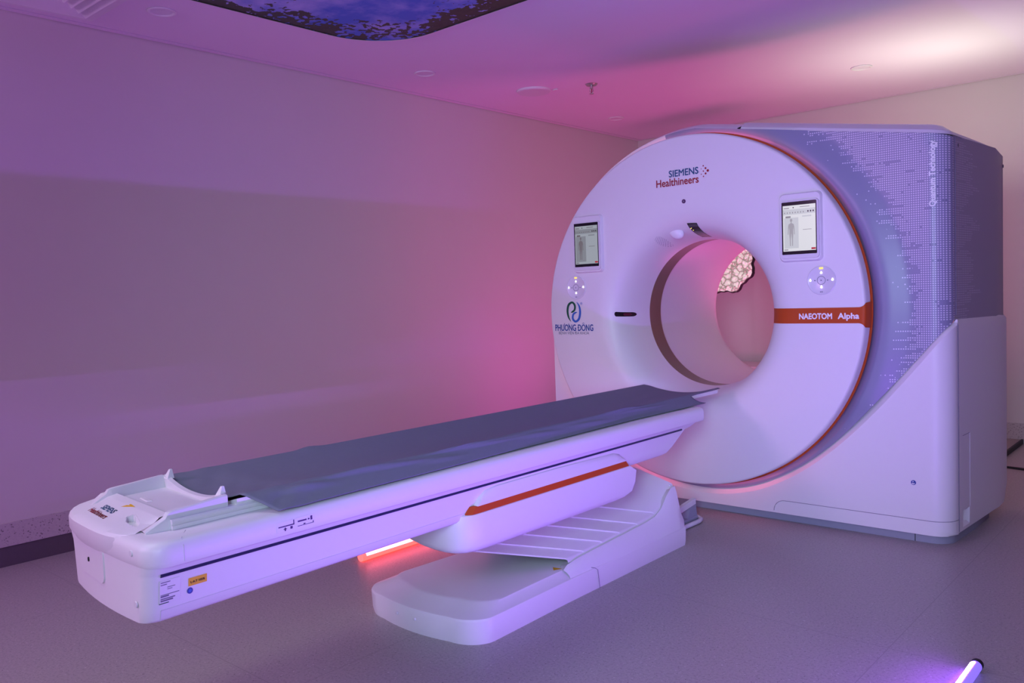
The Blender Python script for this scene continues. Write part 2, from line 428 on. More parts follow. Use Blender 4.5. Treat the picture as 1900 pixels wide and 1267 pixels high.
# pink mood light hidden behind the rim of the round front
def led(a0, a1, m, lbl):
    V, Fs = revolve([(.872, 3.850), (.876, 3.850), (.876, 3.862), (.872, 3.862)], 40, a0, a1)
    lab(world('mood_light', V, Fs, m, gan, 40), lbl)
for a0, a1, k in ((-87, -62, 0), (-62, -48, 1), (-48, -36, 2), (62, 95, 0), (44, 62, 1), (28, 44, 2), (96, 262, 0)):
    led(a0 + .3, a1 - .3, M['led' if k == 0 else 'led_%d' % k], 'pink glowing light strip behind the rim of the round front')
led(-36, 28, M['led2'], 'dim violet light strip behind the right rim')

# bore
V, Fs = revolve([(.3885, 4.034), (.3895, 4.036), (.3925, 4.158), (.394, 4.16)], 128)
lab(world('scan_window', V, Fs, M['glass'], gan, 40), 'amber brown window ring inside the bore')
V, Fs = revolve([(.394, 4.161), (.3945, 4.17), (.397, 4.175), (.3995, 4.176), (.405, 4.6), (.41, 4.82), (.415, 4.86), (.43, 4.885), (.47, 4.905), (.60, 4.89), (.80, 4.80), (.93, 4.66)], 128)
world('bore_liner', V, Fs, M['white2'], gan, 40)

# front covers ---------------------------------------------------------------
S1 = ([-190, -90, -72, -62, -52, -41.5, -34, -27.8, -18.6, -11.9, -7.7, -4.4, -2.1, 0], [.915, .920, .919, .916, .920, .928, .943, .970, 1.021, 1.077, 1.123, 1.165, 1.205, 1.24])
S2 = ([-190, -90, -72, -63, -53, -43, -29.5, -20.5, -13.9, -8, -4.5, -3.1, 0], [.945, .951, .951, .946, .945, .956, .990, 1.036, 1.089, 1.151, 1.190, 1.21, 1.25])
_p1 = np.polyfit([q for q in S1[0] if -75 < q < -1], [r for q, r in zip(*S1) if -75 < q < -1], 4)
_p2 = np.polyfit([q for q in S2[0] if -75 < q < -2], [r for q, r in zip(*S2) if -75 < q < -2], 4)
def _blend(t, p, tab):
    a = float(np.interp(t, *tab)); b = float(np.polyval(p, t)); w = min(1, max(0, (t + 74) / 12))
    return a * (1 - w) + b * w
def s1(t): return _blend(t, _p1, S1)
def s2(t): return max(_blend(t, _p2, S2), s1(t) + .004)
def outline(t, xr=1.184):
    """distance from the ring centre (z = 1.04) to the edge of the front cover"""
    a = radians(t); c, s = cos(a), sin(a); r = 9
    if c > 0: r = min(r, xr / c)
    if s > 0:
        q = s + .17 * c
        if q > .1: r = min(r, .934 / q)
        if t > 84: r = min(r, .932 + .03 * max(0, (t - 90)) / 90)
    if s < 0: r = min(r, 1.0 / -s)
    if c < 0 and t <= 0 or t > 180: 
        r = min(r, .965 / max(1e-3, -c))
    return r
XCOR = 1.104
def corner_y(x, y):
    """the front face turns the vertical corner on the right"""
    if x <= XCOR: return y
    R = 3.98 - y; d = min(x - XCOR, R)
    return 3.98 - sqrt(max(0, R * R - d * d))
def gutter(r):
    if r < .922: return 3.872 + .013 * ((.922 - r) / .032) ** 2
    u = min(1, (r - .922) / .13); u = u * u * (3 - 2 * u)
    return 3.872 + .028 * u
def polar(name, t0, t1, n, rin, rout, yf, m, k=30, power=1.0, parent=gan):
    rows = []
    for i in range(n + 1):
        t = t0 + (t1 - t0) * i / n; a = radians(t); r0, r1 = rin(t), rout(t); row = []
        for j in range(k + 1):
            u = j / k; u = 1 - (1 - u) ** power
            r = r0 + (r1 - r0) * u; x = r * cos(a)
            row.append((x, yf(x, r, t), 1.04 + r * sin(a)))
        rows.append(row)
    V, Fs = grid(rows)
    return world(name, V, Fs, m, parent, 50)
# grey dotted panel: from the lower tip round the right side to the top
def gp_out(t):
    if t < -2.1: return min(s1(t) + .004, outline(t))
    return outline(t)
angs = 260
lab(polar('upper_panel', -178, 100, angs, lambda t: .855, gp_out, lambda x, r, t: corner_y(x, gutter(r) * max(0, min(1, (s1(t) - .93) / .04)) + (3.897 + .02 * max(0, (.91 - r) / .05)) * (1 - max(0, min(1, (s1(t) - .93) / .04))) if t < -20 else gutter(r)), M['dots'], 46, 1.7), 'grey panel printed with rows of pale dots')
polar('upper_rim', 98, 182.5, 90, lambda t: .858, lambda t: outline(min(t, 180)), lambda x, r, t: gutter(r), M['white'], 14)
def low_y(x, r, t):
    q = (r - s1(t)) / max(1e-4, s2(t) - s1(t))
    if q <= 0: y = 3.925
    elif q < 1: y = 3.908 + (3.888 - 3.908) * q
    else: y = 3.888
    return corner_y(x, y)
def low_rows(name, t0, t1, n):
    rows = []
    for i in range(n + 1):
        t = t0 + (t1 - t0) * i / n; a = radians(t)
        ro = max(outline(t, 1.196), s1(t) + .001); rs = [s1(t), s1(t) + 1e-4]
        m2 = min(s2(t), ro)
        rs += [s1(t) + (m2 - s1(t)) * q for q in (.25, .5, .75, 1)]
        rs += [m2 + (ro - m2) * (1 - (1 - u / 26) ** 1.7) for u in range(1, 27)]
        rows.append([(r * cos(a), low_y(r * cos(a), r, t), 1.04 + r * sin(a)) for r in rs])
    V, Fs = grid(rows)
    return world(name, V, Fs, M['white'], gan, 25)
low_rows('lower_cover', -182.5, -2.75, 300)

# housing behind the covers: outline swept to the back
def house_loop(d, y):
    P = []
    for t in np.linspace(-180, 180, 181)[:-1]:
        r = outline(t, 1.184) - d; a = radians(t)
        P.append((r * cos(a), y, max(.045, 1.04 + r * sin(a))))
    return P
V, Fs = loft([house_loop(.004, 3.992), house_loop(.010, 4.02), house_loop(.012, 4.60), house_loop(.05, 4.66)], (False, False))
world('rear_housing', V, Fs, M['white2'], gan, 40)
# pale trim along the arc on the upper left
rows = []
for i in range(81):
    t = 75 + (182 - 75) * i / 80; a = radians(t); r = outline(t if t < 180 else 180)
    row = []
    for dr, y in ((-.004, 3.874), (.006, 3.886), (.028, 3.945), (.036, 3.99), (.036, 4.58), (.0, 4.66)):
        row.append(((r + dr) * cos(a), y, 1.04 + (r + dr) * sin(a)))
    rows.append(row)
V, Fs = grid(rows)
world('arc_trim', V, Fs, M['trimw'], gan, 40)
# left edge below the arc
rows = []
for z in np.linspace(1.05, .045, 12):
    x = -.962
    rows.append([(x + .02, 3.888, z), (x + .004, 3.894, z), (x - .014, 3.93, z), (x - .018, 3.97, z), (x - .018, 4.60, z), (x + .03, 4.66, z)])
V, Fs = grid(rows)
world('left_cover', V, Fs, M['white'], gan, 40)
# roof cap along the right part
def roof_z(x): return 1.974 - .17 * x
def cap_loop(d, dz, yb):
    P = []
    xs = list(np.linspace(.25, XCOR, 12)); 
    for x in xs: P.append((x, 3.895 + d, roof_z(x) + dz))
    for k in range(1, 9):
        b = radians(90 * k / 8); R = .085
        x = XCOR + (R) * sin(b) - d * sin(b); y = 3.98 - R * cos(b) + d * cos(b)
        P.append((x, y, roof_z(min(x, 1.186)) + dz))
    for k in range(1, 7):
        f = k / 6
        P.append((1.189 - d + .033 * f, 3.98 + (yb - 3.98) * f, roof_z(1.186) + dz * (1 - .75 * f ** 2)))
    P.append((.25, yb, roof_z(.25) + dz * .6))
    return P
V, Fs = loft([cap_loop(0, -.002, 4.645), cap_loop(.006, .012, 4.643), cap_loop(.045, .036, 4.63), cap_loop(.085, .044, 4.60)], (False, True))
world('roof_cap', V, Fs, M['trimw'], gan, 30)
# seam on roof and panel
sx = .258
V, Fs = tube([(sx, 3.8800, roof_z(sx) - .055), (sx, 3.8800, roof_z(sx) - .004)], .0010, 6)
world('cover_seam', V, Fs, M['seam'], gan)

# right side panels
rows = []
ys = [3.979, 3.985, 4.0, 4.1, 4.25, 4.4, 4.55, 4.70, 4.715, 4.72]
for k, y in enumerate(ys):
    f = (y - 3.98) / .74; x = 1.1842 + .044 * min(1, f * 1.25)
    if y > 4.71: x -= .006 * (y - 4.70) / .02
    zt = roof_z(1.184) - .001 - (.0 if y < 4.66 else .025)
    rows.append([(x, y, .96), (x, y, zt)])
V, Fs = grid(rows); V2 = V + [(1.18, 4.72, .96), (1.18, 4.72, roof_z(1.184) - .026)]
n = len(V); Fs = Fs + [(n - 2, n - 1, n + 1, n)]
lab(world('side_panel', V2, Fs, M['dash'], gan, 40), 'grey side panel with faint rows of dashes')
V, Fs = tube([(1.1875, 3.995, 1.0), (1.1875, 3.995, 1.765)], .0018, 6)
world('panel_seam', V, Fs, M['seam'], gan)
for y, z in ((4.04, 1.735), (4.705, 1.70)):
    V, Fs = loft([[(1.21 + .02, y + .006 * cos(t), z + .008 * sin(t)) for t in np.linspace(0, 2 * pi, 13)[:-1]], [(1.18, y + .006 * cos(t), z + .008 * sin(t)) for t in np.linspace(0, 2 * pi, 13)[:-1]]])
    if y < 4.5: V = [(x - .040, a, b) if x > 1.2 else (x, a, b) for x, a, b in V]; V = [(1.1895 if abs(x - 1.19) < 1e-3 else x, a, b) for x, a, b in V]
    world('screw_cap', V, Fs, M['navy'], gan)
# white lower side cover with a grip recess
def sx_at(y): return 1.1965 + .040 * min(1, (y - 3.98) / .74 * 1.25)
zc = [.045, .055, .06, .135, .47, .5, .9, .955, .987]
yc = [3.9795, 3.99, 4.02, 4.035, 4.125, 4.2, 4.35, 4.5, 4.62, 4.70, 4.74]
V = []; Fs = []
def vx(y, z):
    x = sx_at(y)
    if z > .955: x -= .014 * (z - .955) / .032
    if y > 4.65: x -= .10 * (y - 4.65) ** 1.5
    yy = y
    if y > 4.55: yy = y - .07 * max(0, (.10 - z) / .055) - (.03 if z > .98 else 0) 
    return (x, yy, z)
idx = {}
for i, y in enumerate(yc):
    for j, z in enumerate(zc):
        idx[i, j] = len(V); V.append(vx(y, z))
for i in range(len(yc) - 1):
    for j in range(len(zc) - 1):
        if i == 3 and j == 2: continue
        Fs.append((idx[i, j], idx[i + 1, j], idx[i + 1, j + 1], idx[i, j + 1]))
h = [V[idx[3, 2]], V[idx[4, 2]], V[idx[4, 3]], V[idx[3, 3]]]
b0 = len(V)
for (x, y, z), (dx, dy, dz) in zip(h, ((-.03, .0, .02), (-.012, -.012, .015), (-.012, -.012, -.012), (-.03, .0, -.004))): V.append((x + dx, y + dy, z + dz))
q = [idx[3, 2], idx[4, 2], idx[4, 3], idx[3, 3]]
for k in range(4): Fs.append((q[k], q[(k + 1) % 4], b0 + (k + 1) % 4, b0 + k))
Fs.append((b0, b0 + 1, b0 + 2, b0 + 3))
# back return and top return
n0 = len(V)
for j, z in enumerate(zc): V.append((1.17, vx(yc[-1], z)[1], z))
for j in range(len(zc) - 1): Fs.append((idx[len(yc) - 1, j], n0 + j, n0 + j + 1, idx[len(yc) - 1, j + 1]))
n1 = len(V)
for i, y in enumerate(yc): V.append((1.16, vx(y, .987)[1], .988))
for i in range(len(yc) - 1): Fs.append((idx[i, len(zc) - 1], idx[i + 1, len(zc) - 1], n1 + i + 1, n1 + i))
side = world('side_cover', V, Fs, M['white'], gan, 40)
V, Fs = tube([(1.1975, 3.982, .05), (1.1975, 3.982, .957), (1.186, 3.982, .988)], .0018, 6)
world('cover_seam', V, Fs, M['seam'], gan)
V, Fs = tube([(sx_at(4.13) + .0003, 4.13, .137), (sx_at(4.13) + .0003, 4.13, .47)], .0012, 6)
world('hatch_seam', V, Fs, M['trimw'], gan)
V, Fs = tube([(sx_at(4.13) + .0003, 4.13, .47), (sx_at(4.04) + .0003, 4.035, .468)], .0010, 6)
world('hatch_seam', V, Fs, M['seam'], gan)
# long seam low on the front cover
pts = []
for k in range(9):
    a = radians(180 - 90 * k / 8); pts.append((.445 + .055 * cos(a), 3.8875, .05 + .055 * sin(a)))
for x in np.linspace(.52, 1.104, 10): pts.append((x, 3.8875, .105))
for k in range(1, 9):
    a = radians(90 * k / 8); pts.append((1.104 + .0925 * sin(a), 3.98 - .0925 * cos(a), .105))
V, Fs = tube(pts, .0012, 6)
world('front_seam', V, Fs, M['seam'], gan)

# plinth
def foot(d, z, yb=4.50):
    P = [(-.94 + d, 3.925 + d, z)]
    P += [(x, 3.915 + d, z) for x in np.linspace(-.85, 1.09, 14)]
    for k in range(1, 9):
        a = radians(90 * k / 8); P.append((1.094 + (.088 - d) * sin(a), 4.003 - (.088 - d) * cos(a), z))
    P += [(1.198 - d, 4.25, z), (1.205 - d, yb, z), (1.17, yb + .05, z), (-.90, yb + .05, z), (-.95 + d, yb, z)]
    return P
V, Fs = loft([foot(.0, .0), foot(.0, .044), foot(.03, .046)], (True, True))
world('plinth', V, Fs, M['plinth'], gan, 40)
V, Fs = tube([(1.035, 3.9145, .0), (1.035, 3.9145, .044)], .0015, 6)
world('plinth_seam', V, Fs, M['blackm'], gan)

# name band
def rim_y(r):
    if r < .872: return yprof(max(.3885, r)) - .0022
    return float(np.interp(r, [.872, .880, .8848, .8868, .8878, .889], [YD - .0018, 3.7618, 3.7675, 3.780, 3.800, 3.829]))
rows = []
for i in range(91):
    rr = .402 + (.889 - .402) * (i / 90) ** .8
    g = min(.030, max(0, rr - .856)); g = .031 - sqrt(max(0, .031 ** 2 - g * g))
    z0, z1 = .9785 - g, 1.0488 + g; a0 = math.asin((z0 - ZC(.8)) / rr); a1 = math.asin((z1 - ZC(.8)) / rr)
    row = []
    for k in range(13):
        t = a0 + (a1 - a0) * k / 12; z = ZC(.8) + rr * sin(t); x = rr * cos(t)
        r = sqrt(x * x + (z - ZC(rr)) ** 2)
        row.append((x, rim_y(r if rr < .7 else rr), z))
    rows.append(row)
V, Fs = grid(rows)
lab(world('name_band', V, Fs, M['orange'], gan, 40), 'orange band with the white model name')
for nm, s, x, wd in (('band_lettering', 'NAEOTOM', .587, .152), ('band_lettering', 'Alpha', .764, .094)):
    text(nm, s, (x, YD - .0034, .9990), (1, 0, 0), (0, 0, 1), wd, M['txtwhite'], gan, .034, .026)
# laser window left, lens on the band at the bore edge
def funnel_patch(name, t0, t1, r0, r1, m, off=.002, n=10, k=8, rnd=0):
    rows = []
    for i in range(n + 1):
        u = i / n; r = r0 + (r1 - r0) * u; row = []
        sh = 1
        if rnd: 
            e = min(u, 1 - u) / rnd
            sh = sqrt(max(0.02, 1 - (1 - min(1, e)) ** 2))
        tm = (t0 + t1) / 2; hw = (t1 - t0) / 2 * sh
        for j in range(k + 1):
            t = radians(tm - hw + 2 * hw * j / k)
            row.append((r * cos(t), yprof(r) - off, ZC(r) + r * sin(t)))
        rows.append(row)
    V, Fs = grid(rows)
    return world(name, V, Fs, m, gan, 50)
lab(funnel_patch('laser_window', 178.3, 181.5, .404, .462, M['black'], .0022, 40, 6, .12), 'dark slot at the left of the bore')
lab(funnel_patch('laser_lens', 178.9, 180.9, .412, .432, M['laser'], .0032, 8, 6, .3), 'dark red lens in the slot')
lab(funnel_patch('laser_lens', -2.6, .2, .405, .418, M['navy'], .0036, 14, 8, .5), 'dark blue lens at the inner end of the orange band')

# lettering at the top
text('maker_lettering', 'SIEMENS', (-.080, YD - .0015, 1.725), (1, 0, 0), (0, 0, 1), .168, M['txtblue'], gan, .020, .0335)
text('maker_lettering', 'Healthineers', (-.155, YD - .0015, 1.681), (1, 0, 0), (0, 0, 1), .243, M['txtred'], gan, .016, .037)
dots = [(0, 0, .0065), (-.012, .013, .005), (-.012, -.013, .005), (-.024, .026, .0036), (-.024, 0, .0034), (-.024, -.026, .0034), (-.036, .012, .0022), (-.036, -.014, .0026), (-.047, -.001, .0015)]
V, Fs = merge(*[loft([[(p[0], p[1], p[2]) for p in disc_pts(.139 + dx, 1.733 + dz, r, YD - .0015, 14)]], (False, True)) for dx, dz, r in dots])
world('maker_dots', V, Fs, M['txtred'], gan, 0, False)
# lens above the bore
lens = plate_xz('camera_lens', circ(.001, 1.5965, .0105, 24), YD - .0015, YD + .003, M['eye'], gan)
V, Fs = loft([disc_pts(.001, 1.5965, .0045, YD - .0028, 16)], (False, True)); world('lens_glint', V, Fs, M['txtgrey'], lens)

# hospital logo on the left
YT = YD - .0015
def ribbon(name, pts, m):
    """tapered stroke: (x, z, width)"""
    P = []; n = len(pts)
    L = []; R = []
    for i, (x, z, wd) in enumerate(pts):
        x0, z0, _ = pts[max(0, i - 1)]; x1, z1, _ = pts[min(n - 1, i + 1)]
        dx, dz = x1 - x0, z1 - z0; q = sqrt(dx * dx + dz * dz) or 1
        L.append((x - dz / q * wd / 2, YT, z + dx / q * wd / 2)); R.append((x + dz / q * wd / 2, YT, z - dx / q * wd / 2))
    V, Fs = grid([L, R])
    return world(name, V, Fs, m, gan, 0, False)
def smooth_pts(ctrl, n=40):
    t = np.linspace(0, 1, len(ctrl)); tt = np.linspace(0, 1, n); C = np.array(ctrl); out = []
    # Catmull-Rom through the control points
    for u in tt:
        s = u * (len(ctrl) - 1); i = min(int(s), len(ctrl) - 2); f = s - i
        p0, p1, p2, p3 = C[max(0, i - 1)], C[i], C[i + 1], C[min(len(C) - 1, i + 2)]
        out.append(tuple(.5 * ((2 * p1) + (-p0 + p2) * f + (2 * p0 - 5 * p1 + 4 * p2 - p3) * f * f + (-p0 + 3 * p1 - 3 * p2 + p3) * f ** 3)))
    return out
lx, lz = -.7160, 1.051
ribbon('hospital_emblem', smooth_pts([(lx - .020, lz - .056, .002), (lx - .036, lz - .03, .011), (lx - .042, lz + .005, .014), (lx - .033, lz + .038, .014), (lx - .008, lz + .052, .011), (lx + .010, lz + .036, .013), (lx + .008, lz + .010, .012), (lx - .010, lz - .002, .009), (lx - .018, lz - .004, .002)]), M['green'])
ribbon('hospital_emblem', smooth_pts([(lx + .024, lz + .054, .002), (lx + .042, lz + .028, .011), (lx + .046, lz - .008, .014), (lx + .036, lz - .042, .014), (lx + .012, lz - .056, .012), (lx - .006, lz - .040, .013), (lx - .002, lz - .016, .012), (lx + .014, lz - .006, .009), (lx + .026, lz - .004, .002)]), M['logoblue'])
text('registered_mark', '®', (lx + .050, YT, lz + .038), (1, 0, 0), (0, 0, 1), .014, M['logoblue'], gan)
hl = text('hospital_lettering', 'PHUONG DONG', (-.8500, YT, .943), (1, 0, 0), (0, 0, 1), .268, M['txtnavy'], gan, .016, .036)
_w = lambda t: max(v[0] for v in text_mesh(t)[0]) - min(v[0] for v in text_mesh('PHUONG DONG')[0])
_k = .268 / _w('PHUONG DONG')
def strokes(name, segs, wd):
    for (xa, za), (xb, zb) in segs:
        dx, dz = xb - xa, zb - za; q = sqrt(dx * dx + dz * dz); ox, oz = -dz / q * wd, dx / q * wd
        world(name, [(xa + ox, YT - .0004, za + oz), (xb + ox, YT - .0004, zb + oz), (xb - ox, YT - .0004, zb - oz), (xa - ox, YT - .0004, za - oz)], [(0, 1, 2, 3)], M['txtnavy'], hl, 0, False)
for i_ in (2, 3):
    xr_ = -.8500 + _k * _w('PHUONG DONG'[:i_ + 1]); strokes('horn_mark', [((xr_ - .001, .974), (xr_ + .0035, .981)), ((xr_ + .0035, .981), (xr_ + .002, .986))], .0012)
xd = -.8500 + _k * _w('PHUONG '[:6]) + .012
strokes('bar_mark', [((xd - .001, .9615), (xd + .011, .9615))], .0014)
xo = -.8500 + _k * (_w('PHUONG D') + _w('PHUONG DO')) / 2 + .001
strokes('circumflex_mark', [((xo - .007, .9825), (xo, .988)), ((xo, .988), (xo + .007, .9825))], .0012)
text('hospital_subtitle', 'BỆNH VIỆN ĐA KHOA', (-.8250, YT, .9228), (1, 0, 0), (0, 0, 1), .213, M['txtgrey'], gan, 0)

# tablets and button pads
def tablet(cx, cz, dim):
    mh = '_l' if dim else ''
    hw, hh = .098, .155
    loops = []
    for d, y in ((-.004, YD + .006), (.000, YD - .008), (.004, YD - .016)):
        loops.append([(x, y, z) for x, z in rrect(cx - hw + d, cx + hw - d, cz - hh + d, cz + hh - d, .022)])
    # inner frame tilted a little: lower edge stands out
    V, Fs = loft(loops)
    fr = world('tablet_display', V, Fs, M['white'], gan, 40)
    lab(fr, 'tablet display at the left of the bore, dimmer' if dim else 'tablet display at the right of the bore, brighter')
    ya = YD - .018
    V, Fs = loft([[(x, YD - .012, z) for x, z in rrect(cx - .092, cx + .092, cz - .143, cz + .124, .016)], [(x, YD - .023, z) for x, z in rrect(cx - .090, cx + .090, cz - .141, cz + .122, .016)]])
    world('tablet_frame', V, Fs, M['white2'], fr, 40)
    y = YD - .0235
    V, Fs = loft([[(x, y, z) for x, z in rrect(cx - .081, cx + .081, cz - .123, cz + .116, .004)], [(x, y - .0008, z) for x, z in rrect(cx - .081, cx + .081, cz - .123, cz + .116, .004)]])
    world('tablet_glass', V, Fs, M['black'], fr)
    y -= .0010
    def rect(name, x0, x1, z0, z1, m, d=0):
        V = [(cx + x0, y - d, cz + z0), (cx + x1, y - d, cz + z0), (cx + x1, y - d, cz + z1), (cx + x0, y - d, cz + z1)]
        return world(name, V, [(0, 1, 2, 3)], m, fr, 0, False)
    rect('screen', -.075, .077, -.108, .100, M['screen' + mh])
    d = .0005
    rect('toolbar', -.075, .077, .058, .082, M['ui_grey' + mh], d)
    for k in range(8): rect('toolbar_mark', -.068 + .0125 * k, -.064 + .0125 * k, .064, .070, M['ui_mid' + mh], 2 * d)
    for x0 in (.040, .052, .064): rect('toolbar_mark', x0, x0 + .006, .065, .072, M['ui_dark'], 2 * d)
    rect('title_mark', -.070, -.045, .086, .090, M['ui_mid' + mh], d); rect('title_mark', -.028, -.023, .087, .092, M['ui_dark'], d); rect('title_mark', .005, .050, .089, .092, M['ui_mid' + mh], d)
    rect('figure_field', -.069, -.002, -.095, .044, M['ui_grey' + mh], d)
    rect('tab_mark', -.062, -.038, .044, .052, M['ui_mid' + mh], 2 * d); rect('tab_mark', .016, .058, .044, .051, M['ui_grey' + mh], 2 * d)
    rect('note_line', .018, .058, -.014, -.012, M['ui_mid' + mh], d)
    rect('red_button', .056, .076, -.104, -.096, M['ui_red'], d); rect('footer_mark', -.070, -.052, -.103, -.099, M['ui_mid' + mh], d)
    # standing figure diagram
    fx = -.036
    parts = [[(p[0], p[2]) for p in disc_pts(fx, .0325, .0058, 0, 14, .0075)], [(fx - .002, .02), (fx + .002, .02), (fx + .002, .027), (fx - .002, .027)],
             [(fx - .012, .015), (fx - .003, .020), (fx + .003, .020), (fx + .012, .015), (fx + .009, -.012), (fx + .0095, -.028), (fx - .0095, -.028), (fx - .009, -.012)],
             [(fx - .0095, -.028), (fx - .0005, -.028), (fx - .003, -.058), (fx - .003, -.084), (fx - .007, -.084), (fx - .0075, -.055)],
             [(fx + .0005, -.028), (fx + .0095, -.028), (fx + .0075, -.055), (fx + .007, -.084), (fx + .003, -.084), (fx + .003, -.058)],
             [(fx - .012, .015), (fx - .0102, .006), (fx - .0135, -.032), (fx - .0165, -.032), (fx - .0145, .004)], [(fx + .0102, .006), (fx + .012, .015), (fx + .0145, .004), (fx + .0165, -.032), (fx + .0135, -.032)]]
    V, Fs = merge(*[([(cx + x, y - .0011, cz + z) for x, z in p], [tuple(range(len(p)))]) for p in parts])
    world('body_diagram', V, Fs, M['figure' + mh], fr, 0, False)
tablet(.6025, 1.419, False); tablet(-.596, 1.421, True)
def pad(cx, cz):
    loops = [[(x, y, z) for x, z in circ(cx, cz, r, 40)] for r, y in ((.0655, YD - .0005), (.0655, YD - .003), (.063, YD - .0045), (.0605, YD - .003))]
    V, Fs = loft(loops)
    p = world('button_pad', V, Fs, M['padw'], gan, 40)
    lab(p, 'round button pad under the %s tablet' % ('left' if cx < 0 else 'right'))
    y = YD - .0050
    V, Fs = grid([[(a, y, b) for a, b in circ(cx, cz, .0195, 32)] + [(cx + .0195, y, cz)], [(a, y, b) for a, b in circ(cx, cz, .0175, 32)] + [(cx + .0175, y, cz)]])
    world('centre_button_ring', V, Fs, M['txtgrey'], p, 0, False)
    V = [(cx - .003, y, cz - .004), (cx + .004, y, cz), (cx - .003, y, cz + .004)]; world('play_symbol', V, [(0, 1, 2)], M['txtgrey'], p, 0, False)
    for dx, dz in ((-.050, 0), (.050, .001), (0, .033), (0, -.031)):
        V, Fs = merge(([(cx + dx + .0052 * cos(t), y, cz + dz + .004 * sin(t)) for t in np.linspace(0, 2 * pi, 9)[:-1]], [tuple(range(8))]), ([(cx + dx - .002, y, cz + dz), (cx + dx + .002, y, cz + dz), (cx + dx + .002, y, cz + dz + .008), (cx + dx - .002, y, cz + dz + .008)], [(0, 1, 2, 3)]))
        world('lit_symbol', V, Fs, M['lit'], p, 0, False)
    for dx in (-.029, .029):
        V = [(cx + dx - .003, y, cz - .002), (cx + dx + .003, y, cz - .002), (cx + dx + .003, y, cz + .002), (cx + dx - .003, y, cz + .002)]; world('arrow_symbol', V, [(0, 1, 2, 3)], M['txtgrey'], p, 0, False)
    V = [(cx - .009, y, cz + .050), (cx + .009, y, cz + .050), (cx + .009, y, cz + .059), (cx - .009, y, cz + .059)]; world('yellow_symbol', V, [(0, 1, 2, 3)], M['ylit'], p, 0, False)
    for dx in (-.006, .001):
        V = [(cx + dx, y, cz - .054), (cx + dx + .005, y, cz - .054), (cx + dx + .005, y, cz - .050), (cx + dx, y, cz - .050)]; world('pad_mark', V, [(0, 1, 2, 3)], M['txtgrey'], p, 0, False)
pad(.693, 1.173); pad(-.691, 1.185)

# curved status display at the top of the funnel
rows = []
for i in range(13):
    u = i / 12; r = .457 - .059 * u
    rows.append([(x, yprof(r) - .003, ZC(r) + sqrt(r * r - x * x)) for x in np.linspace(-.006, .050, 6)])
V, Fs = grid(rows); dsp = lab(world('status_display', V, Fs, M['black'], gan, 50), 'dark curved display above the bore')
rows = []
for i in range(13):
    u = i / 12; r = .454 - .053 * u
    if .48 < u < .56: continue
    rows.append([(x, yprof(r) - .0042, ZC(r) + sqrt(r * r - x * x)) for x in np.linspace(-.003, .047, 6)])
V, Fs = grid(rows[:6]); world('display_face', V, Fs, M['dark'], dsp, 50)
V, Fs = grid(rows[6:]); world('display_face', V, Fs, M['dark'], dsp, 50)
for x, r in ((.004, .436), (-.001, .434), (.005, .427)):
    z = ZC(r) + sqrt(r * r - x * x); yy = yprof(r) - .0055
    V, Fs = loft([disc_pts(x, z, .0032, yy, 10)], (False, True)); world('yellow_sign', V, Fs, M['ylit'], dsp, 0, False)
# pearl dome and speaker holes
bm = bmesh.new(); bmesh.ops.create_uvsphere(bm, u_segments=32, v_segments=20, radius=1)
for v in bm.verts:
    c = v.co
    v.co = Vector((-.091 + c.x * .042, yprof(.432) + .004 + c.y * .022, 1.447 + c.z * .031 - .008 * c.x))
lab(from_bm('sensor_dome', bm, M['cuff'], gan, 60), 'glossy white dome above the bore')
rows = []
for i in range(15):
    u = -1 + 2 * i / 14; r = .424 + .024 * u; h = sqrt(max(.0004, 1 - u * u)) * .026 / .424
    rows.append([(r * cos(t), yprof(r) - .0008, ZC(r) + r * sin(t)) for t in np.linspace(radians(116) - h, radians(116) + h, 13)])
V, Fs = grid(rows)
lab(world('speaker_grille', V, Fs, M['perf'], gan, 50), 'round patch of tiny holes left of the dome')
# vertical lettering near the right corner
def onto_corner(p): return (p[0], corner_y(p[0], 3.900) - .0042 + (p[1] - 3.89), p[2])
text('corner_lettering', 'Quantum Technology', (1.1325, 3.89, 1.470), (0, 0, 1), (-1, 0, 0), .279, M['txtwhite'], gan, .040, .0245, bend=onto_corner)
# round blue sign low on the front
ic = plate_xz('manual_sign', circ(1.038, .268, .0105, 28), 3.8865, 3.889, M['txtnavy'], gan)
V, Fs = merge(([(1.0365 + .0028 * cos(t), 3.886, .2725 + .0028 * sin(t)) for t in np.linspace(0, 2 * pi, 9)[:-1]], [tuple(range(8))]), ([(1.031, 3.886, .262), (1.037, 3.886, .260), (1.0435, 3.886, .2625), (1.0435, 3.886, .267), (1.037, 3.886, .2655), (1.032, 3.886, .2675)], [tuple(range(6))]))
world('sign_figure', V, Fs, M['paper'], ic, 0, False)

# ------------------------------------------------------------------ patient table
tab = empty('patient_table', (0, 2.4, 0))
tag(tab, 'long white patient table with orange stripe leading to the scanner bore', 'patient table')
SH = .075   # the foot end is cut slightly askew
def shear(x, y): return y - SH * x * max(0, min(1, (1.5 - y) / .6))
def plan(hw, y0, y1, rc, bow=.012, n=8, z=0, back_r=0):
    """rounded plan outline of the couch, foot end at y0, counter-clockwise"""
    P = []
    for k in range(n + 1):
        a = radians(180 + 90 * k / n); P.append((-hw + rc + rc * cos(a), y0 + rc + rc * sin(a)))
    for k in range(1, 8):
        u = k / 8; P.append((-hw + rc + (2 * hw - 2 * rc) * u, y0 - bow * 4 * u * (1 - u)))
    for k in range(n + 1):
        a = radians(270 + 90 * k / n); P.append((hw - rc + rc * cos(a), y0 + rc + rc * sin(a)))
    for y in (1.0, 1.2, 1.5, 2.2, 3.0): P.append((hw, y))
    P.append((hw, y1)); P.append((-hw, y1))
    for y in (3.0, 2.2, 1.5, 1.2, 1.0): P.append((-hw, y))
    return [(x, shear(x, y), z) for x, y in P]
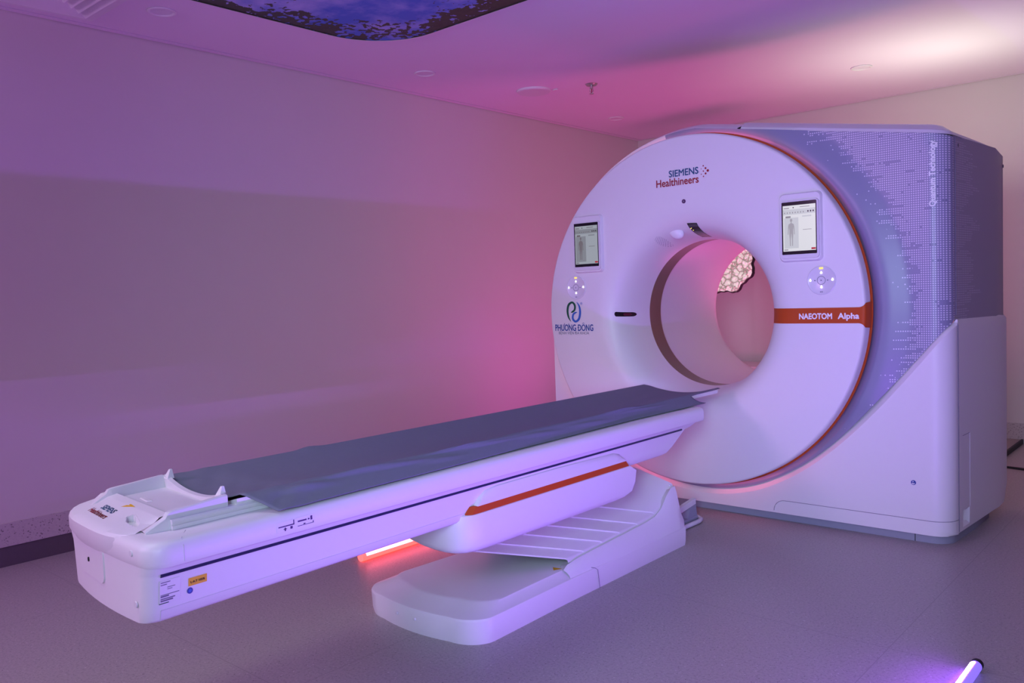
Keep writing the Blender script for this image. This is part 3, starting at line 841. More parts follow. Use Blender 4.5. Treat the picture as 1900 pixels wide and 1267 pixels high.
# beam under the deck; its far end is cut back at the bottom
def beam(hw, z, y1, y0=.852): return [(x, y, q + .0085 * (y - .85) * max(0, min(1, (.54 - q) / .11))) for x, y, q in plan(hw, y0, y1, .045, z=z)]
V, Fs = loft([beam(.235, .422, 3.06, .862), beam(.248, .425, 3.09), beam(.2545, .432, 3.12), beam(.2575, .458, 3.165), beam(.268, .534, 3.255), beam(.270, .541, 3.30), beam(.282, .558, 3.335), beam(.284, .570, 3.34)], (True, True))
world('table_beam', V, Fs, M['white'], tab, 40)
# deck with an overhanging lip
def deck(hw, z, y0=.848): return plan(hw, y0, 3.372, .062, z=z)
V, Fs = loft([deck(.284, .5565, .864), deck(.296, .561, .852), deck(.300, .571), deck(.300, .600), deck(.297, .611, .851), deck(.289, .6185, .859), deck(.275, .622, .873)], (True, True))
world('table_deck', V, Fs, M['white'], tab, 40)
# slot line along the right side (and left)
for s in (1, -1):
    V, Fs = tube([(s * .2690, .870 if s > 0 else .935, .5375), (s * .2690, 1.4, .5375), (s * .2690, 3.225, .5375)], .0045, 8)
    lab(world('side_slot', V, Fs, M['navy'], tab), 'dark slot along the side')
    V, Fs = tube([(s * .2572, .872 if s > 0 else .94, .4525), (s * .2574, 1.9, .461)], .0010, 6)
    world('beam_seam', V, Fs, M['trimw'], tab)
V, Fs = tube([(.2568, .872, .4525), (.2535, .871, .428)], .0010, 6); world('beam_seam', V, Fs, M['trimw'], tab)
V, Fs = tube([(.3003, .915, .568), (.3003, .915, .603), (.288, .915, .6195), (.24, .95, .6225)], .0011, 6); world('deck_seam', V, Fs, M['trimw'], tab)
# nose over the foot end
rows = []
NU = 150
for i in range(NU + 1):
    u = -1 + 2 * i / NU; x = -.045 + .215 * u
    e = sqrt(max(0, 1 - abs(u) ** 2.6)); yb = shear(x, .8375) + .028 * abs(u) ** 4 + .004
    zt = .621; zb = .613 - .057 * e
    key = [(x, yb + .02, zb - .001), (x, yb - .004, zb + .002), (x, yb - .013 * e - .002, zb + .4 * (zt - zb)), (x, yb - .013 * e - .002, zt - .008), (x, yb - .008 * e, zt - .0005), (x, yb + .012, zt + .0045),
           (x * .97, yb + .05, .634), (x * .95 + .002, .936 + SH * -x * .9, .647), (x * .94 + .003, .960 - SH * x * .85, .651), (x * .94, .962 - SH * x * .85, .60)]
    row = key[:5]
    for a_, b_ in zip(key[5:8], key[6:9]):
        for k in range(14): row.append(tuple(p + (q - p) * k / 14 for p, q in zip(a_, b_)))
    row += key[8:]
    rows.append(row)
V, Fs = grid(rows)
slot = [(.040, .898), (.052, .910), (.064, .912), (.118, .897), (.136, .886), (.136, .879), (.112, .877), (.075, .881)]
def inside(px, py):
    c = False; n = len(slot)
    for k in range(n):
        x1, y1 = slot[k]; x2, y2 = slot[(k + 1) % n]
        if (y1 > py) != (y2 > py) and px < (x2 - x1) * (py - y1) / (y2 - y1) + x1: c = not c
    return c
bm = bmesh.new(); vs = [bm.verts.new(v) for v in V]
for f in Fs:
    try: bm.faces.new([vs[k] for k in f])
    except ValueError: pass
bmesh.ops.remove_doubles(bm, verts=bm.verts, dist=1e-6); bmesh.ops.recalc_face_normals(bm, faces=bm.faces)
from mathutils.bvhtree import BVHTree
nose_bvh = BVHTree.FromBMesh(bm)
def on_nose(p, h=.0004):
    hit = nose_bvh.ray_cast(Vector((p[0], p[1], .8)), Vector((0, 0, -1)))
    return (p[0], p[1], (hit[0].z if hit[0] else p[2]) + h + max(0, p[2] - .7) * 0)
kill = [f for f in bm.faces if inside(f.calc_center_median().x, f.calc_center_median().y) and f.calc_center_median().z > .61]
rim = {e for f in kill for e in f.edges if any(q not in kill for q in e.link_faces)}
bmesh.ops.delete(bm, geom=kill, context='FACES')
rim = [e for e in rim if e.is_valid]
ex = bmesh.ops.extrude_edge_only(bm, edges=rim)['geom']
for v in [g for g in ex if isinstance(g, bmesh.types.BMVert)]: v.co.z -= .032
bmesh.ops.edgeloop_fill(bm, edges=[g for g in ex if isinstance(g, bmesh.types.BMEdge)])
nose = from_bm('nose_cover', bm, M['white'], tab, 35)
# side walls, floor and back of the foot tray
def wall_strip(s):
    xo, xi = s * .205, s * .188
    prof = [(.885, .628), (.932, .653), (.940, .664), (.95, .6665), (1.02, .671), (1.085, .676), (1.096, .676)]
    rows = []
    for y, z in prof:
        y2 = y - SH * xo * .8
        k = .97 if y < .93 else 1
        rows.append([(xo * k, y2, .621), (xo * k, y2, z - .003), (xo * .985 * k, y2, z), (xi * 1.01 * k, y2, z), (xi * k, y2, z - .003), (xi * .96 * k, y2, .628)])
    return loft(rows)
for s in (1, -1):
    V, Fs = wall_strip(s); world('tray_wall', V, Fs, M['white2'], tab, 35)
V, Fs = loft([[(-.19, .955 + .014, .628), (.19, .955 - .012, .628), (.19, 1.080, .628), (-.19, 1.112, .628)], [(-.19, .955 + .014, .640), (.19, .955 - .012, .640), (.19, 1.080, .642), (-.19, 1.112, .642)]])
tray = world('tray_floor', V, Fs, M['white2'], tab, 30)
rows = []
for i in range(25):
    u = -1 + 2 * i / 24; x = .188 * u; y = 1.092 - SH * x * 1.1
    z = .650 + .027 * abs(u) ** 2.2
    rows.append([(x, y, .63), (x, y, z), (x, y + .012, z + .002), (x, y + .012, .63)])
V, Fs = grid(rows); world('tray_back', V, Fs, M['white2'], tab, 40)
for s, y in ((1, 1.083), (-1, 1.115)):
    x = s * .172
    V, Fs = loft([[(x + a * .012, y + b * .010, z) for a, b in ((-1, -1), (1, -1), (1, 1), (-1, 1))] if k == 0 else [(x + a * .004, y + .006 + b * .003, z) for a, b in ((-1, -1), (1, -1), (1, 1), (-1, 1))] for k, z in ((0, .668), (1, .693))])
    world('tray_peg', V, Fs, M['white'], tab, 60)
V, Fs = loft([[(x, y, .641) for x, y in ((-.11, 1.000), (-.05, .992), (-.045, 1.006), (-.105, 1.014))], [(x, y, .6435) for x, y in ((-.108, 1.002), (-.052, .994), (-.047, 1.004), (-.103, 1.012))]])
world('tray_clip', V, Fs, M['white'], tab, 30)
V = [(-.052, .925, .6468), (.004, .938, .6508), (-.036, .944, .6508)]
world('warning_triangle', [on_nose(v) for v in V], [(0, 1, 2)], M['yellow'], nose, 0, False)
a = Vector((1, -.10, 0)).normalized()
slope = Vector((.0, .985, .17))
text('nose_lettering', 'SIEMENS', (-.124, .902, .6395), a, slope, .090, M['txtblue'], nose, .03, bend=on_nose)
text('nose_lettering', 'Healthineers', (-.150, .880, .6352), a, slope, .128, M['txtred'], nose, .03, bend=on_nose)
# screw caps and access plate on the end face
for x, z in ((.215, .592), (.215, .470)):
    y = shear(x, .852) - .0015 - (.004 if z > .56 else 0)
    V, Fs = loft([[(x + .008 * cos(t), y, z + .008 * sin(t)) for t in np.linspace(0, 2 * pi, 17)[:-1]], [(x + .007 * cos(t), y - .003, z + .007 * sin(t)) for t in np.linspace(0, 2 * pi, 17)[:-1]]])
    world('screw_cap', V, Fs, M['white2'], tab, 40)
def end_y(x):
    u = min(1, max(0, (x + .2095) / .419)); return shear(x, .852) - .012 * 4 * u * (1 - u)
pl = []
for x, z in rrect(-.155, .045, .478, .575, .022): pl.append((x, z))
V, Fs = loft([[(x, end_y(x) + .004, z) for x, z in pl], [(x, end_y(x) - .0035, z) for x, z in [(-.055 + (x + .055) * .97, .5265 + (z - .5265) * .94) for x, z in pl]]])
ap = world('access_plate', V, Fs, M['white'], tab, 40)
V, Fs = loft([[(-.070 + .0035 * cos(t), end_y(-.07) - .0042, .522 + .006 * sin(t)) for t in np.linspace(0, 2 * pi, 13)[:-1]], [(-.070 + .0035 * cos(t), end_y(-.07) + .002, .522 + .006 * sin(t)) for t in np.linspace(0, 2 * pi, 13)[:-1]]])
world('key_hole', V, Fs, M['blackm'], ap)
# rails beside the tabletop
for s in (1, -1):
    V, Fs = loft([[(s * .196, y, .6225), (s * .2165, y, .6225), (s * .2175, y, .626), (s * .2175, y, .632), (s * .214, y, .6335), (s * .214, y, .6355), (s * .2175, y, .637), (s * .2175, y, .643), (s * .213, y, .647), (s * .196, y, .648)] for y in (.945 - .015 * s, 2.0, 3.36)])
    world('table_rail', V, Fs, M['white2'], tab, 20)
# trough-shaped tabletop reaching towards the bore
def trough_z(x): return .629 + .034 * min(1, abs(x) / .212) ** 2.0
rows = []
for y in np.linspace(1.122, 3.672, 20):
    yk = lambda x: y - .085 * x * (1 if y < 1.2 else 0)
    top = [(x, yk(x), trough_z(x)) for x in np.linspace(-.215, .215, 25)]
    bot = [(x * .985, yk(x), trough_z(x) - .016) for x in np.linspace(.215, -.215, 25)]
    rows.append(top + bot)
V, Fs = loft(rows)
world('tabletop', V, Fs, M['white'], tab, 50)
# small control sticker on the deck lip
V = [(.3008, 1.160, .573), (.3008, 1.275, .5745), (.3008, 1.275, .6005), (.3008, 1.160, .599)]
st = world('symbol_sticker', V, [(0, 1, 2, 3)], M['paper'], tab, 0, False)
def mark(name, pts, x, m, par): return world(name, [(x, a, b) for a, b in pts], [tuple(range(len(pts)))], m, par, 0, False)
for a0, a1, b0, b1 in ((1.165, 1.212, .585, .588), (1.2095, 1.2125, .585, .598), (1.223, 1.250, .588, .592), (1.254, 1.259, .588, .592), (1.262, 1.268, .586, .597), (1.222, 1.270, .577, .5785), (1.269, 1.2715, .577, .583), (1.183, 1.187, .574, .583), (1.180, 1.190, .578, .580), (1.200, 1.207, .576, .583), (1.240, 1.246, .579, .582)):
    mark('sticker_symbol', [(a0, b0), (a1, b0), (a1, b1), (a0, b1)], .3012, M['navy'], st)
# rating labels on the beam near the foot
def bx(z): return .2575 + (z - .458) * .138 + .0012
def side_quad(name, y0, y1, z0, z1, m, par, off=0): return world(name, [(bx(z0) + off, y0, z0), (bx(z0) + off, y1, z0), (bx(z1) + off, y1, z1), (bx(z1) + off, y0, z1)], [(0, 1, 2, 3)], m, par, 0, False)
rl = side_quad('rating_label', .868, .918, .468, .524, M['white'], tab)
for (y0, y1, z0, z1, mm) in ((.870, .893, .519, .521, 'txtgrey'), (.870, .885, .5135, .5155, 'txtgrey'), (.886, .905, .506, .5075, 'txtgrey'), (.886, .898, .5015, .503, 'txtgrey'), (.870, .915, .489, .4905, 'txtgrey'), (.870, .890, .4845, .488, 'txtgrey'), (.870, .905, .479, .4815, 'txtgrey'), (.870, .900, .474, .4775, 'txtgrey'), (.866, .890, .4685, .4705, 'green')):
    side_quad('label_line', y0, y1, z0, z1, M[mm], rl, .0006)
yl = side_quad('yellow_label', .938, .985, .4925, .5125, M['yellow'], tab)
text('label_lettering', 'L-A.T 105%', (bx(.5) + .0008, .943, .4995), (0, 1, 0), (.138, 0, .99), .036, M['blackm'], yl, .01)
V, Fs = loft([[(bx(.481) + .0002, .942 + .0075 * cos(t), .4815 + .0075 * sin(t)) for t in np.linspace(0, 2 * pi, 21)[:-1]]], (False, True)); mb = world('round_blue_label', V, Fs, M['txtnavy'], tab, 0, False)
V, Fs = loft([[(bx(.481) + .0008, .942 + .0042 * cos(t), .4815 + .0042 * sin(t)) for t in np.linspace(0, 2 * pi, 15)[:-1]]], (False, True)); world('label_symbol', V, Fs, M['logoblue'], mb, 0, False)

# lift saddle under the beam
def saddle_plan(d, z, dy=0):
    P = []
    fr = [(-.285, 2.08), (-.268, 2.01), (-.20, 1.945), (-.10, 1.893), (.0, 1.858), (.08, 1.840), (.15, 1.831), (.205, 1.830), (.243, 1.840), (.268, 1.862), (.281, 1.895), (.285, 1.94)]
    for x, y in fr: P.append((x * (1 - d / .285), y + d * .9 + dy, z))
    return P
def saddle_loop(d, z, yb, rb=.0):
    return saddle_plan(d, z) + [(.285 - d, 2.3, z), (.285 - d, 2.6, z), (.285 - d, yb, z), (-.285 + d, yb, z), (-.285 + d, 2.6, z), (-.285 + d, 2.3, z)]
V, Fs = loft([saddle_loop(.035, .325, 2.66), saddle_loop(.018, .328, 2.70), saddle_loop(.006, .337, 2.755), saddle_loop(.0, .352, 2.80), saddle_loop(.0, .385, 2.825), saddle_loop(.0, .43, 2.835), saddle_loop(.004, .452, 2.80), saddle_loop(.012, .458, 2.785)])
world('lift_saddle', V, Fs, M['white'], tab, 35)
V, Fs = loft([[(x, y, .455) for x, y in ((-.27, 2.02), (.262, 1.872), (.278, 1.89), (.2805, 1.91), (.2805, 2.79), (-.278, 2.79))], [(x, y, .4775) for x, y in ((-.27, 2.03), (.262, 1.895), (.275, 1.912), (.2785, 1.93), (.2785, 2.772), (-.276, 2.772))]])
lab(world('accent_stripe', V, Fs, M['orange'], tab, 20), 'orange stripe along the lift saddle')
for s in (1, -1):
    rows = []
    for y, zt in ((1.915, .478), (1.935, .503), (1.965, .521), (2.02, .527), (2.35, .527), (2.70, .520), (2.74, .510), (2.77, .485), (2.775, .479)):
        rows.append([(s * .2795, y, .4775), (s * .2785, y, .478 + (zt - .478) * .6), (s * (.2590 + (zt - .458) * .138 + .004), y, zt - .003), (s * (.2570 + (zt - .458) * .138), y, zt)])
    V, Fs = grid(rows); world('saddle_cheek', V, Fs, M['white'], tab, 40)
V, Fs = tube([(-.16, 1.921, .336), (-.16, 1.919, .425)], .0012, 6); world('saddle_seam', V, Fs, M['seam'], tab)
# inner column
box('lift_column', (-.16, 2.70, .10), (-.06, 2.95, .34), M['white2'], tab, .02)

# floor platform
def plat(hw, y0, y1, rc, bow, z, xo=-.034):
    hw += .030
    P = []
    n = 10
    for k in range(n + 1):
        a = radians(180 + 90 * k / n); P.append((-hw + rc + rc * cos(a), y0 + rc * .8 + rc * .8 * sin(a)))
    for k in range(1, 10):
        u = k / 10; P.append((-hw + rc + (2 * hw - 2 * rc) * u, y0 - bow * 4 * u * (1 - u)))
    for k in range(n + 1):
        a = radians(270 + 90 * k / n); P.append((hw - rc + rc * cos(a), y0 + rc * .8 + rc * .8 * sin(a)))
    P += [(hw - .012, 2.4), (hw - .020, y1), (-hw + .06, y1), (-hw + .02, 2.4)]
    return [(x + xo, y, z) for x, y in P]
V, Fs = loft([plat(.262, 1.898, 3.285, .12, .020, 0), plat(.266, 1.894, 3.285, .12, .020, .02), plat(.268, 1.892, 3.285, .12, .020, .080), plat(.265, 1.895, 3.285, .12, .020, .0865), plat(.258, 1.902, 3.28, .12, .020, .0895), plat(.228, 1.975, 3.27, .11, .030, .104), plat(.222, 1.985, 3.27, .11, .030, .111), plat(.212, 2.0, 3.27, .10, .030, .1135)])
world('platform', V, Fs, M['white'], tab, 30)
for x in (-.098, -.006):
    V, Fs = loft([[(x + .006 * cos(t), 1.874, .052 + .006 * sin(t)) for t in np.linspace(0, 2 * pi, 13)[:-1]], [(x + .005 * cos(t), 1.868, .052 + .005 * sin(t)) for t in np.linspace(0, 2 * pi, 13)[:-1]]])
    world('platform_screw', V, Fs, M['white2'], tab)
V, Fs = tube([(.2565, 2.60, .004), (.2560, 2.59, .080), (.252, 2.58, .0885), (.222, 2.53, .1045), (.205, 2.49, .1145)], .0011, 6); world('platform_seam', V, Fs, M['seam'], tab)
V = [(.185, 2.405, .1142), (.200, 2.440, .1142), (.160, 2.432, .1142)]; world('warning_triangle', V, [(0, 1, 2)], M['yellow'], tab, 0, False)
# rear shroud that climbs towards the scanner
prof = [(2.43, .1135, .1135), (2.455, .128, .128), (2.52, .137, .137), (2.60, .1415, .142), (2.70, .147, .148), (2.85, .1545, .156), (3.0, .163, .168), (3.08, .173, .184), (3.13, .195, .215), (3.18, .245, .268), (3.215, .272, .283), (3.25, .274, .284)]
rows = []
for y, zs, zi in prof:
    f = (y - 2.43) / .82
    row = [(.246, y + .018 * f, .086), (.240 - .004 * f, y + .01 * f, .09 + (zs - .09) * .35), (.222, y, .09 + (zs - .09) * .85), (.2125, y, zs), (.206, y, zs - .004), (.20, y, .10)]
    rows.append(row)
rows.append([(.240, 3.283, .086), (.236, 3.283, .115), (.215, 3.262, .20), (.205, 3.254, .27), (.20, 3.252, .27), (.20, 3.25, .10)])
for s in (1, -1):
    V, Fs = grid([[(s * x - .005 * (0), y, z) for x, y, z in r] for r in rows]); world('shroud_side', V, Fs, M['white'], tab, 40)
rows = [[(.15, y, zs - .022), (.206, y, zs - .006), (.2135, y, zs - .001)] for y, zs, zi in prof]
V, Fs = grid(rows); world('shroud_lining', V, Fs, M['white'], tab, 40)
# shingled sliding plates
ends = [(3.09, .189, (1143.7, 939.3)), (2.958, .170, 0), (2.826, .164, 0), (2.70, .157, 0), (2.575, .150, 0), (2.47, .147, 0)]
for k, (y, z, _) in enumerate(ends):
    yb, zb = (ends[k - 1][0] + .02, ends[k - 1][1] - .006) if k else (3.25, .284)
    rows = []
    for x in (-.206, -.20, -.195, -.15, -.1, -.05, 0, .05, .1, .15, .195, .20, .206):
        ax = min(abs(x), .2); d = .2 - ax; dz = .45 * d; dy = 1.8 * d; dzb = dz if k else .26 * d
        e = .018 if abs(x) > .203 else (.003 if abs(x) > .198 else 0)
        y2 = yb - (dy if k else 0); ym, zm = (y - dy + y2) / 2, (z + zb) / 2 - (.02 if k == 0 else 0)
        rows.append([(x, y - dy + .004, z + dz - .007 - e), (x, y - dy, z + dz - e), (x, ym, zm + (dz + dzb) / 2 - e), (x, y2, zb + dzb - e), (x, y2, zb + dzb - .03 - e)])
    V, Fs = grid(rows); world('sliding_plate', V, Fs, M['white'], tab, 30)
box('shroud_end', (-.2, 3.235, .09), (.2, 3.25, .28), M['white2'], tab, .003)

# ------------------------------------------------------------------ sheet on the table
NX, NY = 128, 170
def hem(y):
    """how far the sheet reaches on the right, as x and z of its edge"""
    return float(np.interp(y, [1.1, 1.25, 1.5, 2.2, 2.9, 3.3], [.291, .291, .284, .263, .249, .262]))
rows = []
rnd = random.Random(3)
ph = [rnd.uniform(0, 6.28) for _ in range(12)]
for i in range(NY + 1):
    v = i / NY
    row = []
    for j in range(NX + 1):
        u = j / NX
        # left rim (-.226) .. right rim (.21) .. hem
        xg = -.222 + .44 * min(1, u / .78)
        y0 = 1.118 - .085 * xg
        if u > .70: y0 += .075 * ((u - .70) / .30) ** .9
        y1 = 3.690
        if u > .80: y1 = 3.40 + .06 * ((u - .80) / .20) ** 3
        elif u < .14: y1 = 3.690 - .10 * ((.14 - u) / .14) ** 2
        elif u > .785: y1 = 3.690 - .29 * ((u - .785) / .015)
        y = y0 + (y1 - y0) * v
        if u < .02: x, z = -.226, .648
        elif u < .05: x, z = -.2255, .662
        elif u <= .78:
            f = (u - .05) / .73; x = -.222 + .440 * f; z = trough_z(x) + .0080
            if abs(x) > .205: z = trough_z(.205) + .0080 - .25 * (abs(x) - .205)
        else:
            f = (u - .78) / .22; h = hem(y)
            x = .215 + (h - .215) * f
            z = .6665 - (.6665 - .6265) * (f ** 1.0)
            z = max(z, .6245 + .0015 * sin(9 * y))
        # soft folds
        a = .0010 * sin(5.1 * y + ph[0]) * math.exp(-((u - .80) / .10) ** 2) + .0010 * sin(11 * y + 7 * u + ph[1]) * math.exp(-((u - .88) / .12) ** 2)
        for yc0, uc, amp, wy, wu, tilt in ((1.50, .80, .009, .14, .016, .05), (1.62, .83, .006, .12, .018, .10), (1.95, .79, .008, .16, .014, .06), (2.03, .82, .005, .10, .016, .12), (2.86, .79, .010, .14, .014, .06), (2.95, .83, .006, .14, .018, .10), (1.30, .84, .010, .07, .03, .2), (3.2, .70, .005, .18, .025, -.1), (3.3, .40, .003, .22, .05, -.3), (1.34, .55, .005, .05, .16, .2), (1.30, .30, .004, .05, .14, .3), (2.3, .86, .004, .10, .03, .2), (2.6, .88, .004, .10, .03, .2), (1.8, .88, .004, .08, .03, .2)):
            dy = y - yc0; a += amp * math.exp(-(dy / wy) ** 2 - ((u - uc - tilt * dy) / wu) ** 2)
        a += .0012 * sin(60 * (y + .5 * u)) * math.exp(-((y - 1.22) / .08) ** 2)
        z += a * (1 if u > .05 else 0)
        z += .007 * math.exp(-((y - 1.62) / .04) ** 2) * math.exp(-((u - .05) / .05) ** 2)
        # the gantry end sags at the middle and lifts on the left rim
        row.append((x + .3 * a * (u > .7), y, z))
    rows.append(row)
V, Fs = grid(rows)
mt = world('table_sheet', V, Fs, M['mat'], None, 70)
sol = mt.modifiers.new('thick', 'SOLIDIFY'); sol.thickness = .0022; sol.offset = 1
tag(mt, 'long grey sheet draped over the patient table top', 'sheet')

# ------------------------------------------------------------------ floor tubes, pedal, cable duct
def floor_tube(name, x, y0, y1, side, mg, mb, label):
    TR = .0165 if side < 0 else .0205; lo, hi = (42, 92) if side < 0 else (14, 94)
    e = empty(name, (x, (y0 + y1) / 2, 0)); tag(e, label, 'light tube')
    V, Fs = tube([(x, y0, TR + .0005), (x, y1, TR + .0005)], TR, 24)
    world('tube_body', V, Fs, mb, e, 40)
    # bright strip on one side
    rows = []
    for y in (y0 + .02, y1 - .012):
        rows.append([(x + side * (TR + .0012) * cos(radians(a)), y, TR + (TR + .0012) * sin(radians(a))) for a in np.linspace(lo, hi, 11)])
    V, Fs = grid(rows); lab(world('light_strip', V, Fs, mg, e, 60), 'glowing strip')
    V, Fs = tube([(x, y1 - .004, TR + .001), (x, y1 + .014, TR + .001)], TR + .0008, 24); world('end_cap', V, Fs, M['blackm'], e, 40)
    return e
floor_tube('light_tube', 1.552, 1.20, 2.685, -1, M['glow_blue'], M['glow_blue2'], 'blue glowing light tube lying on the floor, bottom right corner')
floor_tube('light_tube', -.800, 2.262, 3.55, 1, M['glow_red'], M['glow_red2'], 'red glowing light tube lying on the floor behind the table')

fp = empty('foot_pedal', (0, 3.62, 0)); tag(fp, 'grey foot pedal with white loop guard between table base and scanner', 'foot pedal')
V, Fs = tube([(-.02, 3.42, .014), (.10, 3.42, .014), (.118, 3.44, .014), (.122, 3.62, .014), (.112, 3.665, .014), (.08, 3.69, .014), (-.10, 3.72, .014), (-.13, 3.70, .014), (-.13, 3.42, .014)], .011, 10)
world('guard_loop', V, Fs, M['trimw'], fp, 50)
box('pedal_plate', (-.10, 3.44, .0), (.10, 3.66, .035), M['plinth'], fp, .008)
V, Fs = loft([[(.055, 3.56, .03), (.095, 3.56, .03), (.095, 3.655, .03), (.055, 3.655, .03)], [(.075, 3.605, .115), (.095, 3.605, .115), (.095, 3.64, .115), (.075, 3.64, .115)]])
world('pedal_post', V, Fs, M['plinth'], fp, 30)
V, Fs = loft([[(.08, 3.30, .055), (.10, 3.30, .055), (.10, 3.30, .085), (.08, 3.30, .085)], [(.078, 3.64, .095), (.098, 3.64, .095), (.098, 3.64, .122), (.078, 3.64, .122)]])
world('pedal_arm', V, Fs, M['white2'], fp, 30)

du = empty('cable_duct', (.2, 6.0, 0)); tag(du, 'flat grey brown cable duct cover on the floor behind the scanner', 'cable duct')
box('duct_cover', (-.40, 5.45, 0), (.955, 6.632, .030), M['duct'], du, .003)
box('duct_edge', (.955, 5.45, 0), (.968, 6.632, .033), M['blackm'], du, .002)
for k, dz in ((0, 0), (1, .004)):
    pts = [(.85 + .08 * u * 5, 5.72 - .02 * k + .03 * sin(3 * u + k * .8) - .03 * u + (.045 * k) * u * (1.6 - u), .007) for u in np.linspace(0, 1.6, 24)]
    V, Fs = tube(pts, .006, 8)
    c = world('floor_cable', V, Fs, M['blackm'], None, 60)
    tag(c, 'thin black cable on the floor right of the scanner, %s of the pair' % ('nearer' if k else 'farther'), 'cable', 'black floor cables')

# ------------------------------------------------------------------ things behind the scanner
ca = empty('low_cabinet', (-1.1, 6.4, 0)); tag(ca, 'low white cabinet against back wall, seen through the scanner bore', 'cabinet')
box('cabinet_body', (-1.75, 6.22, .0), (-.45, 6.63, .492), M['cab'], ca, .004)
box('cabinet_top', (-1.77, 6.20, .493), (-.43, 6.632, .522), M['cab'], ca, .004)
box('cabinet_handle', (-1.0, 6.205, .30), (-.98, 6.22, .42), M['steel'], ca, .003)

rf = empty('photo_reflector', (-1.02, 5.62, 0)); tag(rf, 'crinkled pale photo reflector with black rim, seen through the scanner bore', 'reflector')
cx0, cy0, cz0, RR = -.730, 5.60, 1.342, .215
def octo(t): return 1 / cos(((t + pi / 8) % (pi / 4)) - pi / 8) * (1 + .02 * sin(9 * t) + .015 * sin(23 * t + 1))
rows = []; rows_b = []
nr, na = 48, 160
rnd = random.Random(5)
for i in range(nr + 1):
    r = RR * i / nr; row = []; rb = []
    for k in range(na):
        t = 2 * pi * k / na; rr = r * octo(t)
        x = rr * cos(t); z = rr * sin(t)
        # rows of puffy lumps, woven like brickwork
        ca, sa = cos(.95), sin(.95); p = (x * ca + z * sa) / .034; q = (-x * sa + z * ca) / .026
        q0 = math.floor(q); p += .5 * (q0 % 2) + .25 * sin(q0 * 1.7)
        bump = .017 * (abs(sin(pi * p)) * abs(sin(pi * q))) ** .55 + .003 * rnd.random()
        bump *= min(1, (nr - i) / 4)
        row.append((cx0 + x, cy0 + .05 * (1 - (r / RR) ** 2) - bump, cz0 + z))
        rb.append((cx0 + x * 1.03, cy0 + .08 * (1 - (r / RR) ** 2) + .03, cz0 + z * 1.03))
    rows.append(row + [row[0]]); rows_b.append(rb + [rb[0]])
V, Fs = grid(rows); world('reflector_fabric', V, Fs, M['crinkle'], rf, 40)
V, Fs = grid(rows_b); world('reflector_back', V, Fs, M['blackm'], rf, 60)
V, Fs = loft([[(a[0], a[1] - .003, a[2]) for a in rows[-1][:-1]], [(cx0 + (a[0] - cx0) * 1.04, a[1] + .008, cz0 + (a[2] - cz0) * 1.04) for a in rows[-1][:-1]], [a for a in rows_b[-1][:-1]]], (False, False)); world('reflector_rim', V, Fs, M['blackm'], rf, 60)
V, Fs = tube([(-1.02, 5.84, 1.36), (-.73, 5.68, 1.342)], .010, 10); world('boom_arm', V, Fs, M['blackm'], rf, 40)
V, Fs = tube([(-1.02, 5.84, .25), (-1.02, 5.84, 1.40)], .014, 12); world('stand_pole', V, Fs, M['blackm'], rf, 40)
for a in (80, 200, 320):
    V, Fs = tube([(-1.02, 5.84, .30), (-1.02 + .30 * cos(radians(a)), 5.84 + .30 * sin(radians(a)), .012)], .010, 8); world('stand_leg', V, Fs, M['blackm'], rf, 40)

# ------------------------------------------------------------------ ceiling fittings
def downlight(x, y, label):
    e = empty('ceiling_downlight', (x, y, HC)); tag(e, label, 'downlight', 'recessed downlights that are off')
    z = HC
    def ringz(prof, n=36):
        cols = [[(x + r * cos(2 * pi * i / n), y + r * sin(2 * pi * i / n), zz) for r, zz in prof] for i in range(n)]; cols.append(cols[0]); return grid(cols)
    V, Fs = ringz([(.064, z - .0005), (.065, z - .005), (.060, z - .008), (.052, z - .006), (.049, z - .0015)])
    world('lamp_ring', V, Fs, M['ceilm'], e, 50)
    V, Fs = ringz([(.0, z - .0012), (.049, z - .0012)], 36); world('lamp_lens', V, Fs, M['paper'], e, 50)
downlight(-1.657, 1.923, 'round white downlight between ceiling vent and sky picture')
downlight(-1.657, 3.576, 'round white downlight along left wall, second from the vent')
downlight(-1.657, 5.63, 'round white downlight in the far ceiling corner above scanner left edge')
downlight(.26, 5.59, 'round downlight in the bright ceiling patch above the scanner')

def zdisc(name, x, y, z0, z1, r, m, parent, r2=None, n=40):
    V, Fs = loft([[(x + r * cos(2 * pi * i / n), y + r * sin(2 * pi * i / n), z0) for i in range(n)], [(x + (r2 or r) * cos(2 * pi * i / n), y + (r2 or r) * sin(2 * pi * i / n), z1) for i in range(n)]])
    return world(name, V, Fs, m, parent, 40)
e = empty('ceiling_speaker', (-1.503, 4.43, HC)); tag(e, 'flat round ceiling speaker beside the sprinkler', 'speaker')
zdisc('speaker_ring', -1.503, 4.43, HC - .0005, HC - .010, .118, M['ceilm'], e, .116)
zdisc('speaker_grille', -1.503, 4.43, HC - .010, HC - .014, .112, M['trimw'], e, .108)
box('speaker_clip', (-1.40, 4.50, HC - .008), (-1.36, 4.515, HC - .0005), M['ceilm'], e, .001)
e = empty('fire_sprinkler', (-1.14, 4.59, HC)); tag(e, 'small metal fire sprinkler hanging from the ceiling', 'sprinkler')
zdisc('escutcheon', -1.14, 4.59, HC - .0005, HC - .010, .042, M['steel'], e, .034)
zdisc('sprinkler_body', -1.14, 4.59, HC - .010, HC - .030, .011, M['steel'], e)
for s in (1, -1):
    V, Fs = tube([(-1.14 + s * .010, 4.59, HC - .03), (-1.14 + s * .013, 4.59, HC - .045), (-1.14, 4.59, HC - .062)], .003, 6); world('frame_arm', V, Fs, M['steel'], e)
zdisc('heat_bulb', -1.14, 4.59, HC - .032, HC - .058, .003, M['txtred'], e, None, 10)
zdisc('deflector', -1.14, 4.59, HC - .062, HC - .064, .015, M['steel'], e)

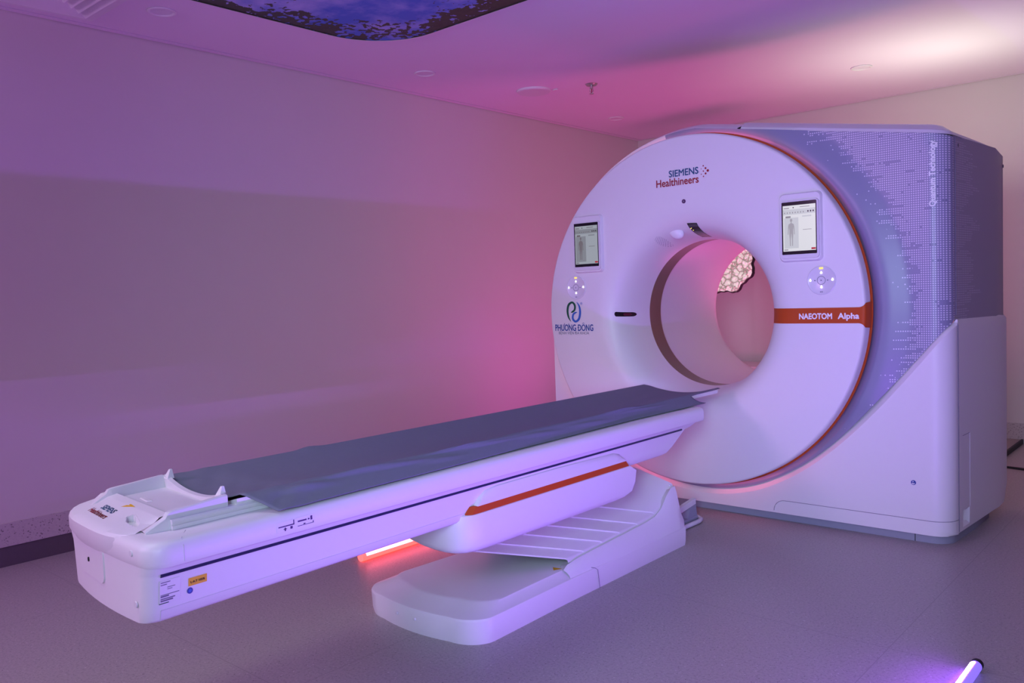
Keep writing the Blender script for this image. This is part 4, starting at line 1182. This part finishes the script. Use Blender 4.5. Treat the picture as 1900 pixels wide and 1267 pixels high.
e = empty('ceiling_vent', (-1.68, 1.44, HC)); tag(e, 'square white ceiling air vent of nested louvers, top left corner', 'air vent')
vx0, vx1, vy0, vy1 = -1.978, -1.38, 1.14, 1.738
def sq_ring(d0, z0, d1, z1):
    a = [(vx0 + d0, vy0 + d0, z0), (vx1 - d0, vy0 + d0, z0), (vx1 - d0, vy1 - d0, z0), (vx0 + d0, vy1 - d0, z0)]
    b = [(vx0 + d1, vy0 + d1, z1), (vx1 - d1, vy0 + d1, z1), (vx1 - d1, vy1 - d1, z1), (vx0 + d1, vy1 - d1, z1)]
    return loft([a, b, [(p[0], p[1], p[2] + .002) for p in b], [(p[0], p[1], p[2] + .002) for p in a], a], (False, False))
V, Fs = sq_ring(0, HC - .010, .035, HC - .004); world('vent_frame', V, Fs, M['ceilm'], e, 20)
for k in range(4):
    V, Fs = sq_ring(.048 + k * .050, HC - .020, .085 + k * .050, HC - .003); world('vent_louver', V, Fs, M['ceilm'], e, 20)
box('vent_throat', (vx0 + .03, vy0 + .03, HC - .0025), (vx1 - .03, vy1 - .03, HC - .0006), M['skirt'], e)

# printed sky panel
e = empty('sky_panel', (-.1, 1.3, HC)); tag(e, 'rounded ceiling panel printed with blue sky and dark tree crowns', 'ceiling picture')
def sky_pts(d):
    P = []
    x0, x1, y0, y1, r = -1.417 + d, 1.25 - d, -1.2 + d, 3.062 - d, .36 - d
    for cx, cy, a in ((x1 - r, y1 - r, 0), (x0 + r, y1 - r, 90), (x0 + r, y0 + r, 180), (x1 - r, y0 + r, 270)):
        for i in range(13):
            t = radians(a + 90 * i / 12); P.append((cx + r * cos(t), cy + r * sin(t)))
    return P
V, Fs = loft([[(x, y, HC - .0005) for x, y in sky_pts(.0)], [(x, y, HC - .010) for x, y in sky_pts(.0)], [(x, y, HC - .010) for x, y in sky_pts(.010)]], (False, False)); world('panel_frame', V, Fs, M['ceilm'], e, 30)
V, Fs = loft([[(x, y, HC - .006) for x, y in sky_pts(.004)], [(x, y, HC - .0008) for x, y in sky_pts(.004)]]); world('sky_picture', V, Fs, M['sky'], e, 30)
